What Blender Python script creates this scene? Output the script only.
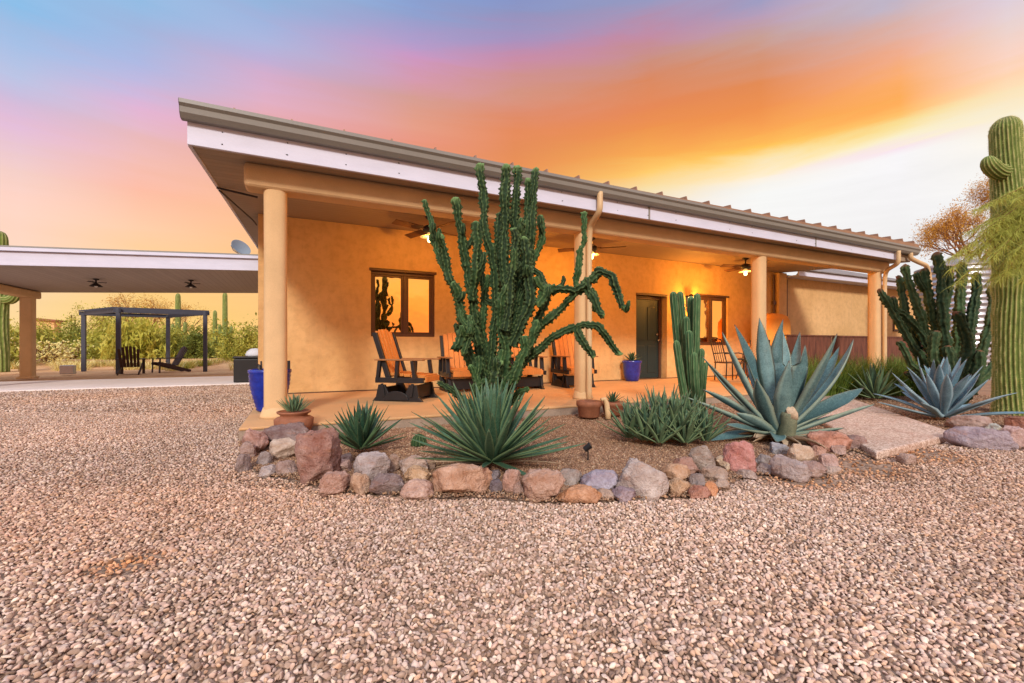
import bpy, bmesh, math, random
import numpy as np
from mathutils import Vector, Matrix, noise
R = math.radians
PI = math.pi
for _o in list(bpy.data.objects): bpy.data.objects.remove(_o)
SC = bpy.context.scene
COL = SC.collection
random.seed(7)

# ------------------------------------------------------------------ camera
F = 440.0; HY = 347.0; EYE = 0.97; YAW = R(25.6)
SB, CB = math.sin(YAW), math.cos(YAW)
cam_d = bpy.data.cameras.new('camera'); cam = bpy.data.objects.new('camera', cam_d); COL.objects.link(cam)
cam.location = (0, 0, EYE); cam.rotation_euler = (PI/2, 0, -YAW)
cam_d.sensor_width = 36; cam_d.lens = 36*F/1024; cam_d.shift_y = (HY-341.5)/1024
cam_d.clip_end = 3000; cam_d.clip_start = 0.02
SC.camera = cam

# ------------------------------------------------------------------ world
def s2l(c):
    c = c/255.0
    return c/12.92 if c <= .04045 else ((c+.055)/1.055)**2.4
def L(r, g, b): return (s2l(r), s2l(g), s2l(b), 1.0)
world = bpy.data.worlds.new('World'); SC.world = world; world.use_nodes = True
wt = world.node_tree; wn = wt.nodes; wl = wt.links; wn.clear()
def wmath(op, a=None, b=None, c=None):
    n = wn.new('ShaderNodeMath'); n.operation = op
    for i, v in enumerate((a, b, c)):
        if v is None: continue
        if isinstance(v, (int, float)): n.inputs[i].default_value = v
        else: wl.new(v, n.inputs[i])
    return n.outputs[0]
tc = wn.new('ShaderNodeTexCoord')
nz = wn.new('ShaderNodeTexNoise'); nz.inputs['Scale'].default_value = 1.1; nz.inputs['Detail'].default_value = 4
mpv = wn.new('ShaderNodeMapping'); mpv.inputs['Scale'].default_value = (1, 1, 4.0)
wl.new(tc.outputs['Generated'], mpv.inputs[0]); wl.new(mpv.outputs[0], nz.inputs['Vector'])
sp = wn.new('ShaderNodeSeparateXYZ'); wl.new(tc.outputs['Generated'], sp.inputs[0])
az = wmath('ARCTAN2', sp.outputs[0], sp.outputs[1])                # 0 = +Y, + towards +X
azd = wmath('MULTIPLY', az, 180/PI)
azw = wmath('WRAP', azd, 205.0, -155.0)                            # seam straight behind
nz2 = wn.new('ShaderNodeTexNoise'); nz2.inputs['Scale'].default_value = 3.2; nz2.inputs['Detail'].default_value = 9; nz2.inputs['Roughness'].default_value = .62; nz2.inputs['Distortion'].default_value = .5
mp2 = wn.new('ShaderNodeMapping'); mp2.inputs['Rotation'].default_value = (R(9), R(-7), R(35)); mp2.inputs['Scale'].default_value = (.55, 1.1, 7.0)
wl.new(tc.outputs['Generated'], mp2.inputs[0]); wl.new(mp2.outputs[0], nz2.inputs['Vector'])
cloud = wmath('SUBTRACT', nz2.outputs['Fac'], 0.5)
nof = wmath('ADD', wmath('SUBTRACT', nz.outputs['Fac'], 0.5), wmath('MULTIPLY', cloud, 2.1))
el = wmath('ADD', sp.outputs[2], wmath('MULTIPLY', nof, 0.03))
def tan2s(t): return t/math.sqrt(1+t*t)
def stn(px, rows):
    r = math.sqrt(F*F+(px-512)**2)
    return [(tan2s((HY-y)/r), c) for y, c in rows]
top = [(.8, (196, 204, 222)), (1.0, (214, 216, 226))]
stations = [
 (-155, [(0, (225, 84, 34)), (.05, (240, 110, 40)), (.09, (255, 160, 60)), (.14, (255, 204, 120)), (.22, (196, 190, 200)), (.45, (216, 216, 226)), (1, (222, 220, 228))]),
 (-75,  [(0, (255, 205, 170)), (.2, (250, 200, 180)), (.38, (215, 190, 222)), (.6, (160, 190, 228)), (1, (190, 200, 222))]),
 (-22.6, stn(20, [(340, (255, 218, 140)), (240, (255, 216, 194)), (200, (255, 212, 196)), (175, (246, 208, 200)), (150, (236, 200, 208)), (125, (228, 190, 218)), (100, (205, 190, 222)), (70, (185, 195, 228)), (35, (165, 190, 228)), (0, (140, 190, 232))]) + top[:1]),
 (-14.6, stn(140, [(340, (255, 214, 118)), (290, (255, 210, 134)), (240, (255, 208, 160)), (220, (254, 205, 170)), (190, (254, 190, 166)), (160, (244, 190, 180)), (130, (232, 186, 198)), (105, (226, 180, 212)), (80, (196, 184, 222)), (60, (176, 184, 226)), (30, (162, 184, 224)), (0, (148, 188, 228))]) + top[:1]),
 (-3.7, stn(265, [(340, (255, 206, 126)), (240, (255, 196, 138)), (200, (252, 190, 150)), (160, (244, 176, 155)), (130, (236, 172, 170)), (100, (226, 174, 192)), (80, (216, 176, 208)), (60, (192, 176, 216)), (40, (174, 182, 222)), (20, (160, 180, 222)), (0, (145, 182, 222))]) + top[:1]),
 (13.2, stn(415, [(340, (255, 180, 90)), (170, (236, 150, 110)), (140, (234, 152, 130)), (120, (228, 158, 136)), (100, (216, 158, 146)), (80, (214, 154, 172)), (60, (206, 152, 196)), (40, (176, 155, 202)), (20, (146, 160, 206)), (0, (134, 164, 216))]) + top[:1]),
 (26.0, stn(515, [(340, (255, 180, 90)), (240, (250, 160, 80)), (150, (230, 142, 90)), (130, (230, 140, 94)), (110, (222, 142, 114)), (90, (212, 148, 130)), (75, (208, 146, 146)), (55, (200, 140, 168)), (40, (172, 144, 188)), (20, (146, 150, 194)), (0, (132, 152, 206))]) + top[:1]),
 (43.0, stn(650, [(340, (244, 240, 240)), (220, (244, 238, 238)), (190, (250, 225, 170)), (170, (255, 205, 110)), (155, (250, 175, 85)), (130, (240, 148, 80)), (110, (232, 138, 88)), (85, (222, 138, 96)), (60, (205, 145, 130)), (35, (195, 140, 165)), (0, (150, 155, 195))]) + top[:1]),
 (55.0, stn(760, [(340, (246, 244, 244)), (195, (248, 248, 246)), (178, (252, 242, 226)), (160, (255, 226, 160)), (148, (255, 198, 90)), (130, (250, 168, 84)), (110, (240, 146, 80)), (85, (228, 140, 86)), (60, (214, 148, 118)), (40, (202, 160, 150)), (15, (186, 158, 184)), (0, (158, 158, 196))]) + top[:1]),
 (67.0, stn(900, [(340, (238, 236, 236)), (230, (240, 238, 238)), (160, (250, 248, 250)), (148, (248, 228, 238)), (140, (252, 242, 206)), (125, (250, 224, 150)), (110, (252, 192, 106)), (95, (252, 172, 90)), (75, (252, 174, 110)), (50, (240, 172, 140)), (25, (216, 180, 176)), (0, (190, 184, 206))]) + top[:1]),
 (74.0, stn(1007, [(340, (246, 244, 244)), (200, (248, 248, 248)), (140, (252, 246, 235)), (115, (250, 238, 210)), (95, (252, 228, 186)), (75, (254, 212, 176)), (55, (250, 212, 196)), (30, (236, 212, 208)), (0, (222, 208, 222))]) + top[:1]),
 (125, [(0, (255, 205, 130)), (.15, (255, 195, 120)), (.3, (245, 170, 150)), (.5, (200, 170, 200)), (1, (170, 180, 215))]),
 (205, [(0, (225, 84, 34)), (.05, (240, 110, 40)), (.09, (255, 160, 60)), (.14, (255, 204, 120)), (.22, (196, 190, 200)), (.45, (216, 216, 226)), (1, (222, 220, 228))]),
]
prev = None
for i, (a, rows) in enumerate(stations):
    rp = wn.new('ShaderNodeValToRGB'); rp.color_ramp.interpolation = 'EASE' if False else 'LINEAR'
    wl.new(el, rp.inputs[0]); cr = rp.color_ramp
    cr.elements[0].position = rows[0][0]; cr.elements[0].color = L(*rows[0][1])
    cr.elements[1].position = rows[-1][0]; cr.elements[1].color = L(*rows[-1][1])
    for p, c in rows[1:-1]:
        e = cr.elements.new(p); e.color = L(*c)
    if prev is None: prev = rp.outputs[0]; pa = a; continue
    mr = wn.new('ShaderNodeMapRange'); mr.interpolation_type = 'SMOOTHSTEP' if i in (1, 11, 12) else 'LINEAR'
    wl.new(azw, mr.inputs[0]); mr.inputs[1].default_value = pa; mr.inputs[2].default_value = a
    mx = wn.new('ShaderNodeMix'); mx.data_type = 'RGBA'; wl.new(mr.outputs[0], mx.inputs[0])
    wl.new(prev, mx.inputs[6]); wl.new(rp.outputs[0], mx.inputs[7])
    prev = mx.outputs[2]; pa = a
# sky strength raised overhead and behind the view as added fill light
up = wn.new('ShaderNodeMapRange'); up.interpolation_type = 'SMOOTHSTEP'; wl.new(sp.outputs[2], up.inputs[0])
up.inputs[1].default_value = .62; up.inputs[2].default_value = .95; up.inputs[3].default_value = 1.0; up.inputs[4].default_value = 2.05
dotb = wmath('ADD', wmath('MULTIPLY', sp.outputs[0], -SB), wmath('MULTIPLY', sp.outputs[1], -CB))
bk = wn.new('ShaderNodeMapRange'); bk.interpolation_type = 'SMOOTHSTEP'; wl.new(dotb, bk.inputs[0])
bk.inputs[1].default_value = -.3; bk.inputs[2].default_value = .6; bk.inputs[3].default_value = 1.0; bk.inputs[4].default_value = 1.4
cm = wn.new('ShaderNodeMapRange'); wl.new(nz2.outputs['Fac'], cm.inputs[0]); cm.inputs[1].default_value = .3; cm.inputs[2].default_value = .72; cm.inputs[3].default_value = .97; cm.inputs[4].default_value = 1.04
cmx = wn.new('ShaderNodeMix'); cmx.data_type = 'RGBA'; cmx.blend_type = 'MULTIPLY'; cmx.inputs[0].default_value = 1; wl.new(prev, cmx.inputs[6]); wl.new(cm.outputs[0], cmx.inputs[7]); prev = cmx.outputs[2]
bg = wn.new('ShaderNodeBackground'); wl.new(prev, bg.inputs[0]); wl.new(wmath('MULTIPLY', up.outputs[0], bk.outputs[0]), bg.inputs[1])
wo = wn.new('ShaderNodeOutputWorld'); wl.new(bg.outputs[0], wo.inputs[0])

# ------------------------------------------------------------------ added fill lamp (soft light from behind the camera, away from the sunset)
sd = bpy.data.lights.new('dusk_fill', 'SUN'); sd.energy = 3.0; sd.angle = R(9); sd.color = (1.0, .92, .82)
dusk_fill = bpy.data.objects.new('dusk_fill', sd); COL.objects.link(dusk_fill)
dusk_fill.rotation_euler = (R(61), 0, R(-24)); dusk_fill.location = (0, -5, 20)

SC.view_settings.view_transform = 'Standard'; SC.view_settings.look = 'None'
SC.view_settings.exposure = 0.0; SC.view_settings.gamma = 1.0
SC.render.engine = 'CYCLES'
SC.cycles.max_bounces = 6; SC.cycles.diffuse_bounces = 4

# ------------------------------------------------------------------ placing helpers (photo measurement -> world metres)
def P(px, py, z=0.0):
    """point at height z on the ray"""
    Z = F*(EYE-z)/(py-HY); l = (px-512)/F*Z
    return Vector((Z*SB+l*CB, Z*CB-l*SB, z))
def V(px, py, Z):
    l = (px-512)/F*Z
    return Vector((Z*SB+l*CB, Z*CB-l*SB, EYE+(HY-py)/F*Z))
def D(px, py, Y):
    t = (px-512)/F; Z = Y/(CB-t*SB)
    return V(px, py, Z)

# ------------------------------------------------------------------ materials
def new_mat(name):
    m = bpy.data.materials.new(name); m.use_nodes = True
    nt = m.node_tree; nt.nodes.clear()
    o = nt.nodes.new('ShaderNodeOutputMaterial'); p = nt.nodes.new('ShaderNodeBsdfPrincipled')
    nt.links.new(p.outputs[0], o.inputs[0])
    return m, nt, p
def mixc(nt, fac, a, b, mode='MIX'):
    n = nt.nodes.new('ShaderNodeMix'); n.data_type = 'RGBA'; n.blend_type = mode
    for i, v in ((0, fac), (6, a), (7, b)):
        if isinstance(v, (int, float)): n.inputs[i].default_value = v
        elif isinstance(v, tuple): n.inputs[i].default_value = v
        else: nt.links.new(v, n.inputs[i])
    return n.outputs[2]
def noi(nt, scale, detail=4, rough=.55, vec=None, stretch=None):
    n = nt.nodes.new('ShaderNodeTexNoise'); n.inputs['Scale'].default_value = scale
    n.inputs['Detail'].default_value = detail; n.inputs['Roughness'].default_value = rough
    if vec is None:
        t = nt.nodes.new('ShaderNodeTexCoord'); vec = t.outputs['Object']
    if stretch:
        mp = nt.nodes.new('ShaderNodeMapping'); mp.inputs['Scale'].default_value = stretch
        nt.links.new(vec, mp.inputs[0]); vec = mp.outputs[0]
    nt.links.new(vec, n.inputs['Vector'])
    return n.outputs['Fac']
def rng(nt, v, a, b, c=0.0, d=1.0):
    n = nt.nodes.new('ShaderNodeMapRange'); nt.links.new(v, n.inputs[0])
    for i, x in enumerate((a, b, c, d)): n.inputs[i+1].default_value = x
    return n.outputs[0]
def bump(nt, p, h, dist, strength=1.0):
    b = nt.nodes.new('ShaderNodeBump'); b.inputs['Distance'].default_value = dist; b.inputs['Strength'].default_value = strength
    nt.links.new(h, b.inputs['Height']); nt.links.new(b.outputs[0], p.inputs['Normal'])
def sc(c, k): return (c[0]*k, c[1]*k, c[2]*k, 1.0)
def mat(name, c, rough=.7, var=.25, scale=3.0, bscale=60, bdist=.003, c2=None, metal=0.0, stretch=None, spec=.4):
    m, nt, p = new_mat(name)
    f = noi(nt, scale, 5, .6, stretch=stretch)
    a = sc(c, 1-var); b = c2 if c2 else sc(c, 1+var*.7)
    col = mixc(nt, rng(nt, f, .3, .7), a, b)
    f2 = noi(nt, bscale, 3, .6, stretch=stretch)
    col = mixc(nt, .25*var/.25 if var < .25 else .3, col, mixc(nt, rng(nt, f2, .35, .65), sc(c, .6), sc(c, 1.3)))
    nt.links.new(col, p.inputs['Base Color'])
    p.inputs['Roughness'].default_value = rough; p.inputs['Metallic'].default_value = metal
    p.inputs['Specular IOR Level'].default_value = spec
    if bdist: bump(nt, p, f2, bdist)
    return m
M = {}
def stucco():
    m, nt, p = new_mat('stucco')
    f = noi(nt, .9, 5, .6); g = noi(nt, 7, 5, .65); h = noi(nt, 120, 3, .7)
    col = mixc(nt, rng(nt, f, .3, .7), L(206, 166, 112), L(226, 186, 132))
    col = mixc(nt, rng(nt, g, .45, .75, 0, .5), col, L(178, 138, 92))
    st = noi(nt, 1.3, 6, .7, stretch=(3, 3, .5)); col = mixc(nt, rng(nt, st, .55, .75, 0, .4), col, L(170, 136, 98))
    nt.links.new(col, p.inputs['Base Color']); p.inputs['Roughness'].default_value = .9
    p.inputs['Specular IOR Level'].default_value = .2
    ad = nt.nodes.new('ShaderNodeMath'); ad.operation = 'MULTIPLY_ADD'; nt.links.new(g, ad.inputs[0]); ad.inputs[1].default_value = 1.6; nt.links.new(h, ad.inputs[2])
    bump(nt, p, ad.outputs[0], .015, .9)
    return m
M['stucco'] = stucco()
M['stucco_post'] = mat('stucco_post', L(208, 174, 130), .9, .10, 3, 90, .004, spec=.2)
M['adobe_lamplit'] = mat('adobe_lamplit', L(222, 150, 70), .9, .12, 3, 90, .004, spec=.2)  # orange lamplight put into the fireplace stucco colour
M['white_trim'] = mat('white_trim', L(202, 204, 222), .6, .07, 2.2, 40, .001, stretch=(1, 1, 4))
M['gutter'] = mat('gutter_metal', L(126, 124, 118), .45, .08, 2, 50, .0005, spec=.5)
M['downspout'] = mat('downspout_metal', L(200, 170, 128), .5, .06, 2, 50, .0005)
M['roof'] = mat('roof_metal', L(150, 116, 92), .5, .2, 3, 40, .001, metal=.2)
M['roof_right'] = mat('roof_shingle', L(132, 124, 120), .9, .25, 5, 40, .006)
def planked(name, c, axis, w, gap=.06, dark=.5, var=.15, grain=True, rough=.65):
    m, nt, p = new_mat(name)
    t = nt.nodes.new('ShaderNodeTexCoord'); s = nt.nodes.new('ShaderNodeSeparateXYZ'); nt.links.new(t.outputs['Object'], s.inputs[0])
    d = nt.nodes.new('ShaderNodeMath'); d.operation = 'DIVIDE'; nt.links.new(s.outputs[axis], d.inputs[0]); d.inputs[1].default_value = w
    fr = nt.nodes.new('ShaderNodeMath'); fr.operation = 'FRACT'; nt.links.new(d.outputs[0], fr.inputs[0])
    fl = nt.nodes.new('ShaderNodeMath'); fl.operation = 'FLOOR'; nt.links.new(d.outputs[0], fl.inputs[0])
    wn_ = nt.nodes.new('ShaderNodeTexWhiteNoise'); wn_.noise_dimensions = '1D'; nt.links.new(fl.outputs[0], wn_.inputs['W'])
    pp = nt.nodes.new('ShaderNodeMath'); pp.operation = 'PINGPONG'; nt.links.new(fr.outputs[0], pp.inputs[0]); pp.inputs[1].default_value = .5
    g = rng(nt, pp.outputs[0], gap*.3, gap)
    st = [1, 1, 1]; st[axis] = 6
    gr = noi(nt, 6, 5, .6, stretch=tuple(st))
    col = mixc(nt, rng(nt, gr, .3, .7), sc(c, 1-var), sc(c, 1+var))
    col = mixc(nt, rng(nt, wn_.outputs[0], 0, 1, 0, .3), col, sc(c, .65))
    col = mixc(nt, g, sc(c, dark), col)
    nt.links.new(col, p.inputs['Base Color']); p.inputs['Roughness'].default_value = rough
    bump(nt, p, g, .005, .8)
    return m
M['soffit'] = planked('soffit_boards', L(152, 134, 114), 1, .14, dark=.72, var=.08)
M['soffit_carport'] = planked('carport_boards', L(160, 146, 138), 0, .14, dark=.7, var=.08)
M['brown_frame'] = mat('brown_frame', L(84, 56, 40), .5, .15, 6, 60, .0005)
M['dark_metal'] = mat('dark_metal', L(48, 44, 46), .5, .15, 6, 60, .0005)
M['black_poly'] = mat('black_plastic', L(30, 29, 31), .45, .15, 6, 60, .0008)
M['orange_slat'] = mat('orange_slat', L(198, 126, 60), .5, .22, 5, 40, .001, stretch=(1, 1, .2))
M['arm_wood'] = mat('armrest_board', L(150, 104, 64), .5, .18, 5, 40, .001)
M['door_paint'] = mat('door_paint', L(34, 50, 52), .4, .12, 4, 60, .0006)
M['brass'] = mat('nickel', L(190, 185, 175), .25, .05, 4, 60, .0, metal=1)
M['blue_glaze'] = mat('blue_glaze', L(18, 34, 130), .2, .35, 9, 40, .001, c2=L(26, 60, 176), spec=.7)
M['terracotta'] = mat('terracotta', L(138, 84, 56), .75, .3, 7, 50, .003, c2=L(160, 104, 76))
M['soil'] = mat('soil', L(92, 66, 48), .95, .3, 20, 90, .01)
M['concrete_slab'] = mat('concrete', L(200, 156, 108), .75, .12, 2.0, 60, .002)
M['concrete_edge'] = mat('concrete_edge', L(158, 138, 120), .9, .25, 4, 60, .004)
M['concrete_drive'] = mat('concrete_drive', L(228, 216, 210), .85, .1, 1.5, 50, .002)
M['rust'] = mat('rusty_steel', L(98, 60, 50), .85, .45, 3, 30, .002, c2=L(140, 86, 64), stretch=(6, 6, .6))
M['galv'] = mat('galvanised_steel', L(176, 178, 184), .35, .12, 2, 30, .0005, metal=.8)
M['dish'] = mat('dish_grey', L(120, 130, 138), .5, .1, 4, 40, 0)
M['pergola'] = mat('pergola_steel', L(60, 62, 74), .5, .12, 4, 40, .0005)
M['adirondack'] = mat('dark_stained_wood', L(64, 44, 40), .6, .2, 6, 40, .001)
M['white_cloth'] = mat('pale_cloth', L(200, 204, 214), .8, .08, 8, 60, .002)
M['umbrella'] = mat('umbrella', L(204, 190, 170), .8, .08, 8, 60, .002)
def walkway():
    m, nt, p = new_mat('exposed_aggregate')
    f = noi(nt, 140, 2, .6); g = noi(nt, 1.7, 5, .6)
    t = nt.nodes.new('ShaderNodeTexCoord'); v = nt.nodes.new('ShaderNodeTexVoronoi'); v.inputs['Scale'].default_value = 62
    nt.links.new(t.outputs['Object'], v.inputs['Vector'])
    col = mixc(nt, rng(nt, f, .3, .7), L(146, 120, 102), L(214, 188, 168))
    svv = nt.nodes.new('ShaderNodeSeparateColor'); nt.links.new(v.outputs['Color'], svv.inputs[0]); col = mixc(nt, .75, col, svv.outputs[0], 'SOFT_LIGHT')
    col = mixc(nt, rng(nt, g, .4, .7, 0, .4), col, L(170, 128, 108))
    nt.links.new(col, p.inputs['Base Color']); p.inputs['Roughness'].default_value = .9
    bump(nt, p, v.outputs['Distance'], .006, .7)
    return m
M['walkway'] = walkway()
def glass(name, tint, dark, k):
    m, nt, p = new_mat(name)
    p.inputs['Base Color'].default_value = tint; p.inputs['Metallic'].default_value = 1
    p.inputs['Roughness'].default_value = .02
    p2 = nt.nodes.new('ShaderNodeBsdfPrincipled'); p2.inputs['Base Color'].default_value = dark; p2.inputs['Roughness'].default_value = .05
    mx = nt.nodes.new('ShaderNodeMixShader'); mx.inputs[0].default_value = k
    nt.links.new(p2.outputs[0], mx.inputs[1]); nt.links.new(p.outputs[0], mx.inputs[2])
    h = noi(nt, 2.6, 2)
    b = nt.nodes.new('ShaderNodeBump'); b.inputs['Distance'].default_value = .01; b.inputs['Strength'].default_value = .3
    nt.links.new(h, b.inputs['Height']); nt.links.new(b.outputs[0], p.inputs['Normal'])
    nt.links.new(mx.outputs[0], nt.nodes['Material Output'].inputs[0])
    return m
M['glass'] = glass('window_glass', (1, .64, .30, 1), L(90, 44, 20), .92)  # orange of the reflected sunset put into the mirror tint
def emit(name, c, s):
    m, nt, p = new_mat(name)
    p.inputs['Base Color'].default_value = c; p.inputs['Emission Color'].default_value = c; p.inputs['Emission Strength'].default_value = s
    return m
M['bulb'] = emit('lit_bulb', (1, .66, .26, 1), 9)
M['lit_shade'] = emit('lit_lamp_shade', (1, .58, .16, 1), .9)
M['bulb_off'] = mat('frosted_bulb', L(225, 220, 210), .3, .03)
def rockmat():
    m, nt, p = new_mat('rock')
    oi = nt.nodes.new('ShaderNodeObjectInfo')
    f = noi(nt, 4, 6, .65); g = noi(nt, 26, 5, .7); h = noi(nt, 9, 4, .6, stretch=(1, .6, 2.5))
    a = mixc(nt, 1.0, oi.outputs['Color'], (.56, .49, .46, 1), 'MULTIPLY'); b = mixc(nt, .32, oi.outputs['Color'], (.92, .86, .80, 1))
    col = mixc(nt, rng(nt, f, .3, .7), a, b)
    col = mixc(nt, rng(nt, g, .42, .72, 0, .6), col, a)
    col = mixc(nt, rng(nt, h, .55, .75, 0, .55), col, L(176, 120, 86))
    nt.links.new(col, p.inputs['Base Color']); p.inputs['Roughness'].default_value = .85
    p.inputs['Specular IOR Level'].default_value = .25
    ad = nt.nodes.new('ShaderNodeMath'); ad.operation = 'MULTIPLY_ADD'; nt.links.new(f, ad.inputs[0]); ad.inputs[1].default_value = 2.0; nt.links.new(g, ad.inputs[2])
    bump(nt, p, ad.outputs[0], .04, 1)
    return m
M['rock'] = rockmat()
def attr(nt, name='col'):
    a = nt.nodes.new('ShaderNodeAttribute'); a.attribute_name = name
    return a
def stonemat(name):
    m, nt, p = new_mat(name)
    a = attr(nt); f = noi(nt, 90, 3, .6)
    col = mixc(nt, rng(nt, f, .3, .7), mixc(nt, 1.0, a.outputs['Color'], (.78, .74, .72, 1), 'MULTIPLY'), a.outputs['Color'])
    nt.links.new(col, p.inputs['Base Color']); p.inputs['Roughness'].default_value = .85
    p.inputs['Specular IOR Level'].default_value = .25
    return m
M['stones'] = stonemat('gravel_stone')
def plantmat(name, base, base2, edge, tip, tipstart=.93, rough=.55, edgek=.6, scar=.45, scarc=(.27, .23, .15, 1)):
    """col.r = edge/ridge amount, col.g = 0..1 along, col.b = random per leaf"""
    m, nt, p = new_mat(name)
    a = attr(nt); s = nt.nodes.new('ShaderNodeSeparateColor'); nt.links.new(a.outputs['Color'], s.inputs[0])
    f = noi(nt, 9, 5, .6); f2 = noi(nt, 75, 3, .65); f3 = noi(nt, 22, 6, .7)
    col = mixc(nt, s.outputs[2], base, base2)
    col = mixc(nt, rng(nt, f, .35, .7, 0, .6), col, sc(base, .55))
    col = mixc(nt, rng(nt, f3, .6, .78, 0, scar), col, scarc)
    col = mixc(nt, rng(nt, f2, .5, .75, 0, .55), col, base2); col = mixc(nt, rng(nt, f2, .5, .28, 0, .5), col, sc(base, .45))
    ek = nt.nodes.new('ShaderNodeMath'); ek.operation = 'MULTIPLY'; nt.links.new(s.outputs[0], ek.inputs[0]); ek.inputs[1].default_value = edgek
    col = mixc(nt, ek.outputs[0], col, edge)
    col = mixc(nt, rng(nt, s.outputs[1], tipstart, min(1.0, tipstart+.05)), col, tip)
    nt.links.new(col, p.inputs['Base Color']); p.inputs['Roughness'].default_value = rough
    p.inputs['Specular IOR Level'].default_value = .3
    bump(nt, p, f2, .002, .6)
    return m
M['agave_blue'] = plantmat('agave_blue', L(66, 98, 100), L(112, 142, 140), L(170, 178, 146), L(96, 66, 48), .955)
M['agave_pale'] = plantmat('agave_pale', L(84, 116, 130), L(126, 156, 168), L(170, 190, 196), L(96, 76, 66), .955)
M['agave_green'] = plantmat('agave_green', L(36, 72, 52), L(92, 126, 98), L(134, 152, 98), L(96, 66, 48), .965)
M['agave_dark'] = plantmat('agave_dark', L(30, 62, 46), L(72, 104, 74), L(104, 128, 80), L(96, 66, 48), .965)
M['agave_grey'] = plantmat('agave_grey', L(54, 84, 66), L(108, 136, 98), L(146, 160, 108), L(120, 84, 58), .965)
M['dead_leaf'] = plantmat('dead_leaf', L(150, 120, 92), L(206, 184, 156), L(190, 160, 130), L(90, 66, 50), .97)
M['stump'] = plantmat('stump_leaf', L(84, 96, 76), L(134, 132, 104), L(150, 140, 110), L(120, 90, 60), .98, .75)
M['cereus'] = plantmat('cereus_skin', L(22, 42, 22), L(52, 84, 42), L(120, 140, 84), L(110, 140, 84), .965, edgek=.55)
M['cereus_old'] = plantmat('cereus_old_skin', L(38, 62, 40), L(74, 100, 60), L(120, 126, 84), L(124, 74, 50), .972, edgek=.4)
M['column_cactus'] = plantmat('column_cactus_skin', L(46, 82, 50), L(78, 112, 70), L(150, 156, 110), L(100, 130, 80), .97, edgek=.5)
M['saguaro'] = plantmat('saguaro_skin', L(84, 104, 46), L(132, 148, 70), L(196, 190, 128), L(120, 116, 76), .97, edgek=.8)
for _k in ('cereus', 'cereus_old', 'column_cactus', 'saguaro'): M[_k].node_tree.nodes['Principled BSDF'].inputs['Roughness'].default_value = .8
M['bark'] = mat('bark', L(120, 82, 50), .9, .3, 12, 60, .004)
def leafmat(name, c, c2, trans=.25):
    m, nt, p = new_mat(name)
    a = attr(nt); s = nt.nodes.new('ShaderNodeSeparateColor'); nt.links.new(a.outputs['Color'], s.inputs[0])
    nt.links.new(mixc(nt, s.outputs[2], c, c2), p.inputs['Base Color']); p.inputs['Roughness'].default_value = .6
    p.inputs['Specular IOR Level'].default_value = .2
    tr = nt.nodes.new('ShaderNodeBsdfTranslucent'); nt.links.new(mixc(nt, s.outputs[2], c, c2), tr.inputs[0])
    mx = nt.nodes.new('ShaderNodeMixShader'); mx.inputs[0].default_value = trans
    nt.links.new(p.outputs[0], mx.inputs[1]); nt.links.new(tr.outputs[0], mx.inputs[2])
    nt.links.new(mx.outputs[0], nt.nodes['Material Output'].inputs[0])
    return m
M['leaf_green'] = leafmat('scrub_leaf', L(104, 112, 34), L(200, 190, 84))
M['leaf_yellow'] = leafmat('palo_verde_leaf', L(146, 150, 46), L(218, 206, 96))
M['leaf_dark'] = leafmat('dark_scrub_leaf', L(84, 96, 36), L(146, 148, 64))
M['cholla'] = leafmat('cholla_joint', L(196, 176, 96), L(242, 228, 160), .1)
M['leaf_grass'] = leafmat('grass_blade', L(62, 92, 34), L(132, 156, 70))
M['leaf_amber'] = leafmat('amber_leaf', L(168, 108, 36), L(240, 188, 84), .5)  # golden backlight of the mesquite crowns put into the leaf colour
M['feather'] = leafmat('feathery_green', L(132, 140, 56), L(190, 192, 92), .3)
M['amber_twig'] = mat('amber_twig', L(130, 82, 44), .8, .2)  # orange backlight on the mesquite twigs put into the bark colour

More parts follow.
